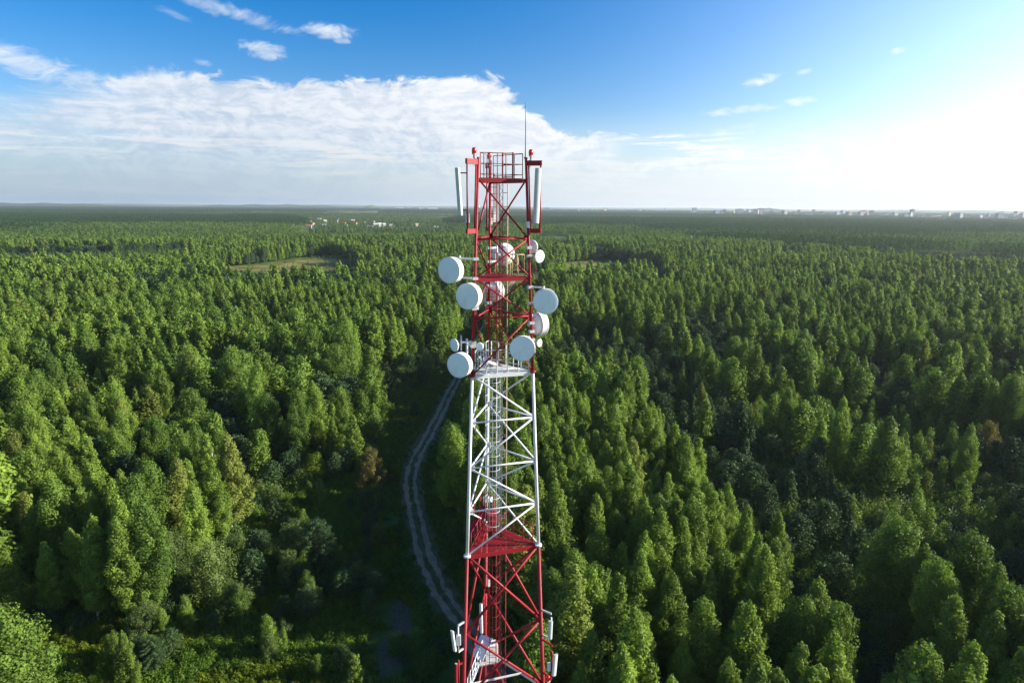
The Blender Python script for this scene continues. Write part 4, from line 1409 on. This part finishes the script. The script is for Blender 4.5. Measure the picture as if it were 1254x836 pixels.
pk = np.where(coarse & (rng.random(len(ux)) < .8), rng.integers(0, 4, len(ux)), pk)
scatter('meadow_undergrowth', np.stack([ux, uy, np.zeros(len(ux))], 1), pk, rng.uniform(0, 6.28, len(ux)), np.repeat(sc_[:, None], 3, 1), mb_,
        kind='stuff', label='weeds, goldenrod and low brush covering the shaded meadow', cat='undergrowth')

# saplings of the meadow, each its own thing
r_ = np.random.default_rng(77)
sap = 0
for q in range(900):
    ax, ay = r_.uniform(60, 470), r_.uniform(690, 836)
    if q % 2: ax, ay = r_.uniform(270, 490), r_.uniform(560, 730)
    p = at(ax, ay, 2.0)
    P_ = (np.array([p.x]), np.array([p.y]))
    if not inside(MEADOW, *P_)[0] or dist_poly(ROAD, *P_)[0] < 6 or inside(BARE, *P_)[0] or inside(BARE2, *P_)[0]: continue
    if vnoise(*P_, 7, 84)[0] < .45: continue
    kd = ['pine', 'willow', 'sapling', 'pine'][int(r_.integers(0, 4))]
    hh = r_.uniform(2.6, 5.2)
    lb = {'pine': 'young dark pine bush growing in the shaded meadow', 'willow': 'low grey-green willow bush growing in the shaded meadow', 'sapling': 'leafy green sapling growing in the shaded meadow'}[kd]
    place_tree(kd, p.x, p.y, hh, r_.uniform(1.0, 1.5), r_.uniform(0, 6), lb, 'bush', 'bushes and saplings of the shaded meadow: ' + kd.replace('sapling', 'leafy'), int(r_.integers(0, 9)))
    sap += 1
    if sap >= 64: break
print('individual trees', NIND + len(SPECIAL) + sap, 'mass', sum(map(len, PT)), 'brush', len(ux))

# ------------------------------------------------------------------ ground
SPOTS = [(485, 790, 2.2, 7, 1), (492, 748, 1.8, 4, 1), (410, 702, 4.0, 2, 1), (455, 665, 3, 2, 1), (300, 800, 3, 2.5, 1), (530, 800, 2.5, 4, 1),
         (340, 330, 90, 60, 0), (400, 322, 60, 70, 0), (750, 325, 75, 60, 0), (672, 295, 30, 90, 0), (505, 520, 9, 30, 0), (555, 480, 14, 40, 0), (660, 340, 20, 60, 0)]


def ground_mat():
    m_ = bpy.data.materials.new('forest_floor'); m_.use_nodes = True
    N = NT(m_.node_tree); b = N.n['Principled BSDF']
    g = N.new('ShaderNodeNewGeometry').outputs['Position']
    n1 = N.noise(g, .045, 6, .6); n2 = N.noise(g, .35, 6, .65); n3 = N.noise(g, 2.2, 5, .65)
    c = N.mix(N.ramp(n2, .35, .65), (0.035, 0.07, 0.013), (0.07, 0.12, 0.022))
    c = N.mix(N.math('MULTIPLY', N.ramp(n1, .5, .62), .7), c, (0.09, 0.125, 0.03))
    c = N.mix(N.math('MULTIPLY', N.ramp(n3, .55, .72), .45), c, (0.09, 0.075, 0.045))
    sp = N.new('ShaderNodeSeparateXYZ'); N.put(sp.inputs[0], g)
    nb = N.math('ADD', N.math('MULTIPLY', N.math('SUBTRACT', n2, .5), 1.5), N.math('MULTIPLY', N.math('SUBTRACT', n3, .5), 1.1))
    soil = N.mix(N.ramp(n3, .4, .65), (0.11, 0.095, 0.07), (0.055, 0.06, 0.035))
    n5 = N.noise(g, .06, 5, .7)
    dry = N.mix(N.ramp(n5, .42, .58), (0.24, 0.19, 0.065), (0.07, 0.10, 0.025))
    for (ax, ay, rx_, ry_, cl) in SPOTS:
        p = at(ax, ay, 0)
        ex_ = N.math('DIVIDE', N.math('SUBTRACT', sp.outputs[0], p.x), rx_); ey_ = N.math('DIVIDE', N.math('SUBTRACT', sp.outputs[1], p.y), ry_)
        r2 = N.math('ADD', N.math('ADD', N.math('MULTIPLY', ex_, ex_), N.math('MULTIPLY', ey_, ey_)), nb)
        c = N.mix(N.math('MULTIPLY', N.ramp(r2, 1.0, .35), .9), c, soil if cl else dry)
    N.put(b.inputs['Base Color'], c); b.inputs['Roughness'].default_value = .95; b.inputs['Specular IOR Level'].default_value = .1
    bp = N.new('ShaderNodeBump'); bp.inputs['Strength'].default_value = .5; bp.inputs['Distance'].default_value = .25
    N.put(bp.inputs['Height'], n3); N.l.new(bp.outputs[0], b.inputs['Normal'])
    return m_


def soil_mat(name, c0, c1, c2):
    m_ = bpy.data.materials.new(name); m_.use_nodes = True
    N = NT(m_.node_tree); b = N.n['Principled BSDF']
    g = N.new('ShaderNodeNewGeometry').outputs['Position']
    n1 = N.noise(g, .5, 6, .65); n2 = N.noise(g, 3.5, 6, .65)
    c = N.mix(N.ramp(n1, .38, .62), c0, c1); c = N.mix(N.math('MULTIPLY', N.ramp(n2, .5, .68), .6), c, c2)
    N.put(b.inputs['Base Color'], c); b.inputs['Roughness'].default_value = .9; b.inputs['Specular IOR Level'].default_value = .15
    bp = N.new('ShaderNodeBump'); bp.inputs['Strength'].default_value = .6; bp.inputs['Distance'].default_value = .12
    N.put(bp.inputs['Height'], n2); N.l.new(bp.outputs[0], b.inputs['Normal'])
    return m_


M_G = ground_mat()
M_SOIL = soil_mat('road_soil', (0.30, 0.205, 0.12), (0.40, 0.29, 0.18), (0.10, 0.085, 0.05))
M_VERGE = soil_mat('road_verge', (0.10, 0.105, 0.04), (0.16, 0.13, 0.06), (0.03, 0.045, 0.014))
M_SAND = soil_mat('pale_sand', (0.36, 0.29, 0.2), (0.30, 0.27, 0.16), (0.12, 0.15, 0.05))
M_GLADE = soil_mat('dry_grass', (0.17, 0.16, 0.055), (0.10, 0.125, 0.035), (0.25, 0.21, 0.11))
M_PUDDLE = bpy.data.materials.new('puddle_water'); M_PUDDLE.use_nodes = True
_b = M_PUDDLE.node_tree.nodes['Principled BSDF']; _b.inputs['Base Color'].default_value = (.05, .05, .045, 1); _b.inputs['Roughness'].default_value = .06

g = MB(); n_r, n_a = 46, 72
rads = [0] + [20 * (1.175 ** k) for k in range(n_r)]
rads[-1] = 30000
g.v.append(Vector((0, 0, 0)))
for r in rads[1:]:
    for a in range(n_a):
        t = 2 * math.pi * a / n_a
        x, y = r * math.sin(t), r * math.cos(t)
        z = 0.0
        if r > 9500:   # distant low swells
            z = (24 + 14 * math.sin(t * 9 + r * .0006) + 12 * math.sin(t * 23 + 1.7)) * min(1, (r - 9500) / 7000)
            if t > math.pi: z += 14 * min(1, (r - 9500) / 5000)
        g.v.append(Vector((x, y, z)))
for a in range(n_a): g.face((0, 1 + (a + 1) % n_a, 1 + a), True)
for k in range(n_r - 1):
    for a in range(n_a):
        b = (a + 1) % n_a; A = 1 + k * n_a; B = A + n_a
        g.face((A + a, A + b, B + b, B + a), True)
g.build('ground', M_G, None, kind='structure', label='flat forest floor and meadow ground')


def strip(name, line, w, z, mat, kind, label, rag=0.0, sub=6, seed=1):
    r = np.random.default_rng(seed)
    # smooth the centre line
    L = [Vector((p[0], p[1], 0)) for p in line]; pts = []
    for i in range(len(L) - 1):
        p0, p1, p2, p3 = L[max(i - 1, 0)], L[i], L[i + 1], L[min(i + 2, len(L) - 1)]
        for k in range(sub):
            t = k / sub
            pts.append(.5 * ((2 * p1) + (p2 - p0) * t + (2 * p0 - 5 * p1 + 4 * p2 - p3) * t * t + (3 * p1 - p0 - 3 * p2 + p3) * t ** 3))
    pts.append(L[-1])
    b = MB(); offs = [-1, -.62, -.25, .25, .62, 1]
    for i, p in enumerate(pts):
        d = (pts[min(i + 1, len(pts) - 1)] - pts[max(i - 1, 0)]).normalized(); s = Vector((-d.y, d.x, 0))
        wl = w / 2 + r.normal(0, rag); wr = w / 2 + r.normal(0, rag)
        for o in offs:
            dz = 0
            b.v.append(p + s * (o * (wl if o < 0 else wr)) + Vector((0, 0, z)))
    n = len(offs)
    for i in range(len(pts) - 1):
        for k in range(n - 1):
            b.face((i * n + k, i * n + k + 1, (i + 1) * n + k + 1, (i + 1) * n + k), True)
    return b.build(name, mat, None, kind=kind, label=label), pts


_, cpts = strip('road_verge', ROAD, 5.2, .012, M_VERGE, 'structure', 'worn grassy verge along the dirt road', .35, 6, 2)
_, cpts = strip('dirt_road', ROAD, 3.1, .03, M_VERGE, 'structure', 'rutted dirt road curving through the meadow', .18, 6, 3)


def offset_line(pts, o):
    out = []
    for i, p in enumerate(pts):
        d = (pts[min(i + 1, len(pts) - 1)] - pts[max(i - 1, 0)]).normalized()
        out.append((p.x - d.y * o, p.y + d.x * o))
    return out


for o_, sd in ((-.85, 5), (.85, 6)):
    strip('dirt_road_rut', offset_line(cpts, o_), .9, .05, M_SOIL, 'structure', 'bare wheel rut of the dirt road', .17, 1, sd)


def sheet(name, poly, z, mat, label, rag=.5, seed=3, kind='structure'):
    r = np.random.default_rng(seed); b = MB(); P_ = []
    n = len(poly)
    for i in range(n):
        a, c = poly[i], poly[(i + 1) % n]
        for k in range(5): P_.append(a + (c - a) * k / 5 + r.normal(0, rag, 2))
    cpt = np.mean(P_, axis=0)
    b.v.append(Vector((cpt[0], cpt[1], z)))
    for p in P_: b.v.append(Vector((p[0], p[1], z)))
    m_ = len(P_)
    for i in range(m_): b.face((0, 1 + i, 1 + (i + 1) % m_))
    return b.build(name, mat, None, kind=kind, label=label)


sheet('quarry_ground', FIELD, .5, M_SAND, 'pale sandy field far beyond the village', 10, 21)

# ------------------------------------------------------------------ village and town
def wall_mat(name, col, wx=3.0, wz=2.9, dark=(0.06, 0.07, 0.09), amt=.85):
    m_ = bpy.data.materials.new(name); m_.use_nodes = True
    N = NT(m_.node_tree); b = N.n['Principled BSDF']
    tc = N.new('ShaderNodeTexCoord'); sp = N.new('ShaderNodeSeparateXYZ'); N.l.new(tc.outputs['Object'], sp.inputs[0])
    h = N.math('ADD', sp.outputs[0], sp.outputs[1])
    fx = N.math('FRACT', N.math('DIVIDE', h, wx)); fz = N.math('FRACT', N.math('DIVIDE', sp.outputs[2], wz))
    w = N.math('MULTIPLY', N.math('MULTIPLY', N.math('GREATER_THAN', fx, .35), N.math('LESS_THAN', fx, .8)),
               N.math('MULTIPLY', N.math('GREATER_THAN', fz, .35), N.math('LESS_THAN', fz, .85)))
    nz_ = N.noise(tc.outputs['Object'], .15, 4, .6)
    c = N.mix(N.ramp(nz_, .4, .7), col, tuple(q * .8 for q in col))
    N.put(b.inputs['Base Color'], N.mix(N.math('MULTIPLY', w, amt), c, dark)); b.inputs['Roughness'].default_value = .8
    return m_


WALLS = [wall_mat('plaster_white', (.34, .35, .37)), wall_mat('brick_red', (.36, .16, .11)), wall_mat('panel_pale', (.27, .28, .29)), wall_mat('plaster_ochre', (.55, .42, .26)), wall_mat('panel_blue', (.22, .27, .34))]
ROOFS = [paint('roof_red', (.32, .07, .04)), paint('roof_grey', (.28, .29, .31)), paint('roof_brown', (.14, .08, .05)), paint('roof_white', (.45, .46, .48)), paint('roof_orange', (.42, .15, .05))]
M_WIN = paint('window_glass', (.05, .06, .08), (.1, .1, .1), .2, .15)


def house(px, py, w, d, h, rz, wi, ri, label):
    p = at(px, py, 0)
    t = empty('village_house', (p.x, p.y, 0), label, 'house', 'village houses among the trees beyond the forest')
    x = Vector((math.cos(rz), math.sin(rz), 0)); y = Vector((-x.y, x.x, 0))
    MB().box((p.x, p.y, h / 2), (w, d, h), rz).build('wall', WALLS[wi], t)
    b = MB(); k = 0.5; up = Vector((0, 0, 1)); rh = d * .38
    for sx_ in (-1, 1):
        pass
    a0 = p + x * (w / 2 + k); a1 = p - x * (w / 2 + k)
    prof = [y * (d / 2 + k) + up * h, up * (h + rh), -y * (d / 2 + k) + up * h]
    b.prism([a1 + q for q in prof], a0 - a1)
    b.build('roof', ROOFS[ri], t)
    MB().box((p.x + x.x * w * .2, p.y + x.y * w * .2, h + rh * .9), (.8, .8, 1.6), rz).build('chimney', ROOFS[2], t)
    for s_ in (-.3, .05, .34):
        c = p + x * (w * s_) - y * (d / 2 + .03)
        MB().box((c.x, c.y, h * .55), (1.1, .08, 1.3), rz).build('window', M_WIN, t)


hr = np.random.default_rng(91)
HS = [(357, 281), (380, 276), (383, 280), (379, 284), (391, 274), (398, 276), (397, 281), (352, 279), (412, 276), (414, 274), (421, 281), (424, 283), (432, 275), (435, 281), (449, 284), (454, 283), (460, 282),
      (465, 282), (470, 280), (478, 283), (510, 280), (535, 283), (279, 282), (299, 288), (208, 281), (232, 279), (190, 281), (150, 280), (276, 277), (445, 280), (457, 278), (486, 277)]
for i, (a, b_) in enumerate(HS):
    wi = int(hr.choice([0, 0, 0, 0, 3])); ri = int(hr.choice([3, 3, 3, 1, 4]))
    cl = ['white', 'brick', 'pale', 'ochre', 'blue'][wi]; rc = ['red', 'grey', 'brown', 'white', 'orange'][ri]
    house(a, b_ - 3 + hr.uniform(-2, 1), hr.uniform(8, 13), hr.uniform(7, 9), hr.uniform(4.5, 7) + (3 if a < 345 else 0), R(hr.uniform(-50, 50)), wi, ri,
          'small %s village house with %s roof among far treetops' % (cl, rc))


def block(px, py, w, d, h, rz, wi, kindn, label, group, roofi=1, base=0):
    p = at(px, py, 0)
    t = empty(kindn, (p.x, p.y, base), label, 'building', group)
    MB().box((p.x, p.y, base + h / 2), (w, d, h), rz).build('wall', WALLS[wi], t)
    b = MB(); b.box((p.x, p.y, base + h + .6), (w + 1, d + 1, 1.2), rz)
    b.build('roof', ROOFS[roofi], t)
    if h > 18: MB().box((p.x, p.y, base + h + 2.6), (w * .25, d * .4, 2.8), rz).build('lift_house', WALLS[wi], t)
    return t


cr_ = np.random.default_rng(92)
# town on the horizon; clusters follow the skyline of the photograph
for i in range(250):
    f_ = cr_.random()
    if i < 185: ax = cr_.uniform(845, 1254) ; ay = 263.8 + (ax - 845) / 409 * 8.5 + cr_.uniform(-4.5, 1.6)
    elif i < 222: ax = cr_.uniform(670, 860); ay = 259.5 + (ax - 670) / 190 * 1.5 + cr_.uniform(-1.5, .8)
    else: ax = cr_.uniform(466, 560); ay = 257.6 + cr_.uniform(-.8, .8)
    tall = cr_.random() < .33
    D_ = at(ax, ay, 0).y
    w = cr_.uniform(24, 70) if not tall else cr_.uniform(16, 30); h = cr_.uniform(9, 20) if not tall else cr_.uniform(24, 44)
    if i >= 222: h = cr_.uniform(12, 30); w = cr_.uniform(40, 160)
    wi = int(cr_.choice([0, 2, 2, 1, 4, 3])); cl = ['white', 'brick red', 'pale grey', 'ochre', 'bluish'][wi]
    if i >= 222: wi = 0; cl = 'white'
    place = 'in the hazy town on the horizon' if i < 185 else ('on the horizon behind the mast head' if i < 222 else 'on the horizon past the sandy field')
    block(ax, ay, w, cr_.uniform(14, 22), h, R(cr_.uniform(-35, 35)), wi, 'tower_block' if tall else 'town_building',
          ('tall ' if tall else 'long low ') + cl + ' building ' + place, 'buildings ' + place, 3 if i >= 222 else 1)
for (ax, ay, w, h, wi, lb) in [(850, 263.4, 30, 50, 0, 'bright white tower block standing alone at the start of the town'), (905, 264, 55, 44, 4, 'bluish high-rise slab rising above the town treeline'),
                               (931, 264.2, 30, 50, 0, 'narrow pale tower block next to the bluish high-rise slab'), (1051, 269, 60, 16, 1, 'low red roofed building at the near edge of the town'),
                               (1116, 269, 16, 52, 2, 'slim grey tower in the hazy middle of the town'), (670, 260, 45, 40, 4, 'dark bluish block just beside the mast head antenna')]:
    block(ax, ay, w, 18, h, R(10), wi, 'tower_block', lb, None)
for (ax, ay, w) in [(130, 261.2, 60), (305, 262, 110), (320, 262.3, 120), (335, 262, 60), (180, 258, 200), (440, 259.2, 60)]:
    block(ax, ay, w, 20, 14, R(4), 0, 'farm_hall', 'long white hall shining in the far forest', 'white halls in the far forest', 3)
# gentle wooded hill behind the town
def hill(px0, px1, D_, h, label):
    a = at(px0, 262, 0); b_ = at(px1, 262, 0)
    x0 = a.x / a.y * D_; x1 = b_.x / b_.y * D_
    b = MB(); n, mrows = 40, 8
    for j in range(mrows + 1):
        for i in range(n + 1):
            s, t_ = i / n, j / mrows
            z = h * math.sin(math.pi * s) ** .6 * math.sin(math.pi * t_) * (.88 + .12 * math.sin(i * .9)) 
            b.v.append(Vector((x0 + (x1 - x0) * s, D_ - 500 + 1000 * t_, z - 1)))
    for j in range(mrows):
        for i in range(n): k = j * (n + 1) + i; b.face((k, k + 1, k + n + 2, k + n + 1), True)
    b.build('hills', M_HILL, None, kind='structure', label=label)


M_HILL = bpy.data.materials.new('wooded_hill'); M_HILL.use_nodes = True
_N = NT(M_HILL.node_tree); _b = _N.n['Principled BSDF']
_g = _N.new('ShaderNodeNewGeometry').outputs['Position']
_N.put(_b.inputs['Base Color'], _N.mix(_N.ramp(_N.noise(_g, .006, 6, .7), .4, .6), (0.025, 0.05, 0.02), (0.06, 0.09, 0.025)))
_b.inputs['Roughness'].default_value = 1.0; _b.inputs['Specular IOR Level'].default_value = 0
hill(915, 960, 9000, 58, 'low wooded hill behind the town')
hill(1000, 1500, 9500, 50, 'long wooded rise behind the town')
hill(-120, 190, 8800, 58, 'long dark wooded ridge on the horizon')
hill(215, 460, 9800, 60, 'low ridge on the horizon past the sandy field')
hill(448, 462, 9400, 60, 'small bump on the horizon')

# ------------------------------------------------------------------ haze
hb = MB(); hb.box((0, 0, 31.5), (66000, 66000, 65.0))
M_HAZE = bpy.data.materials.new('air_haze'); M_HAZE.use_nodes = True
_N = NT(M_HAZE.node_tree); _N.n.clear()
_o = _N.new('ShaderNodeOutputMaterial'); _v = _N.new('ShaderNodeVolumePrincipled')
_v.inputs['Color'].default_value = (.80, .90, 1.0, 1); _v.inputs['Density'].default_value = 5.5e-5; _v.inputs['Anisotropy'].default_value = .35
_N.l.new(_v.outputs[0], _o.inputs['Volume'])
hz = hb.build('haze', M_HAZE, None, kind='stuff', label='thin bluish air haze over the forest', cat='haze')
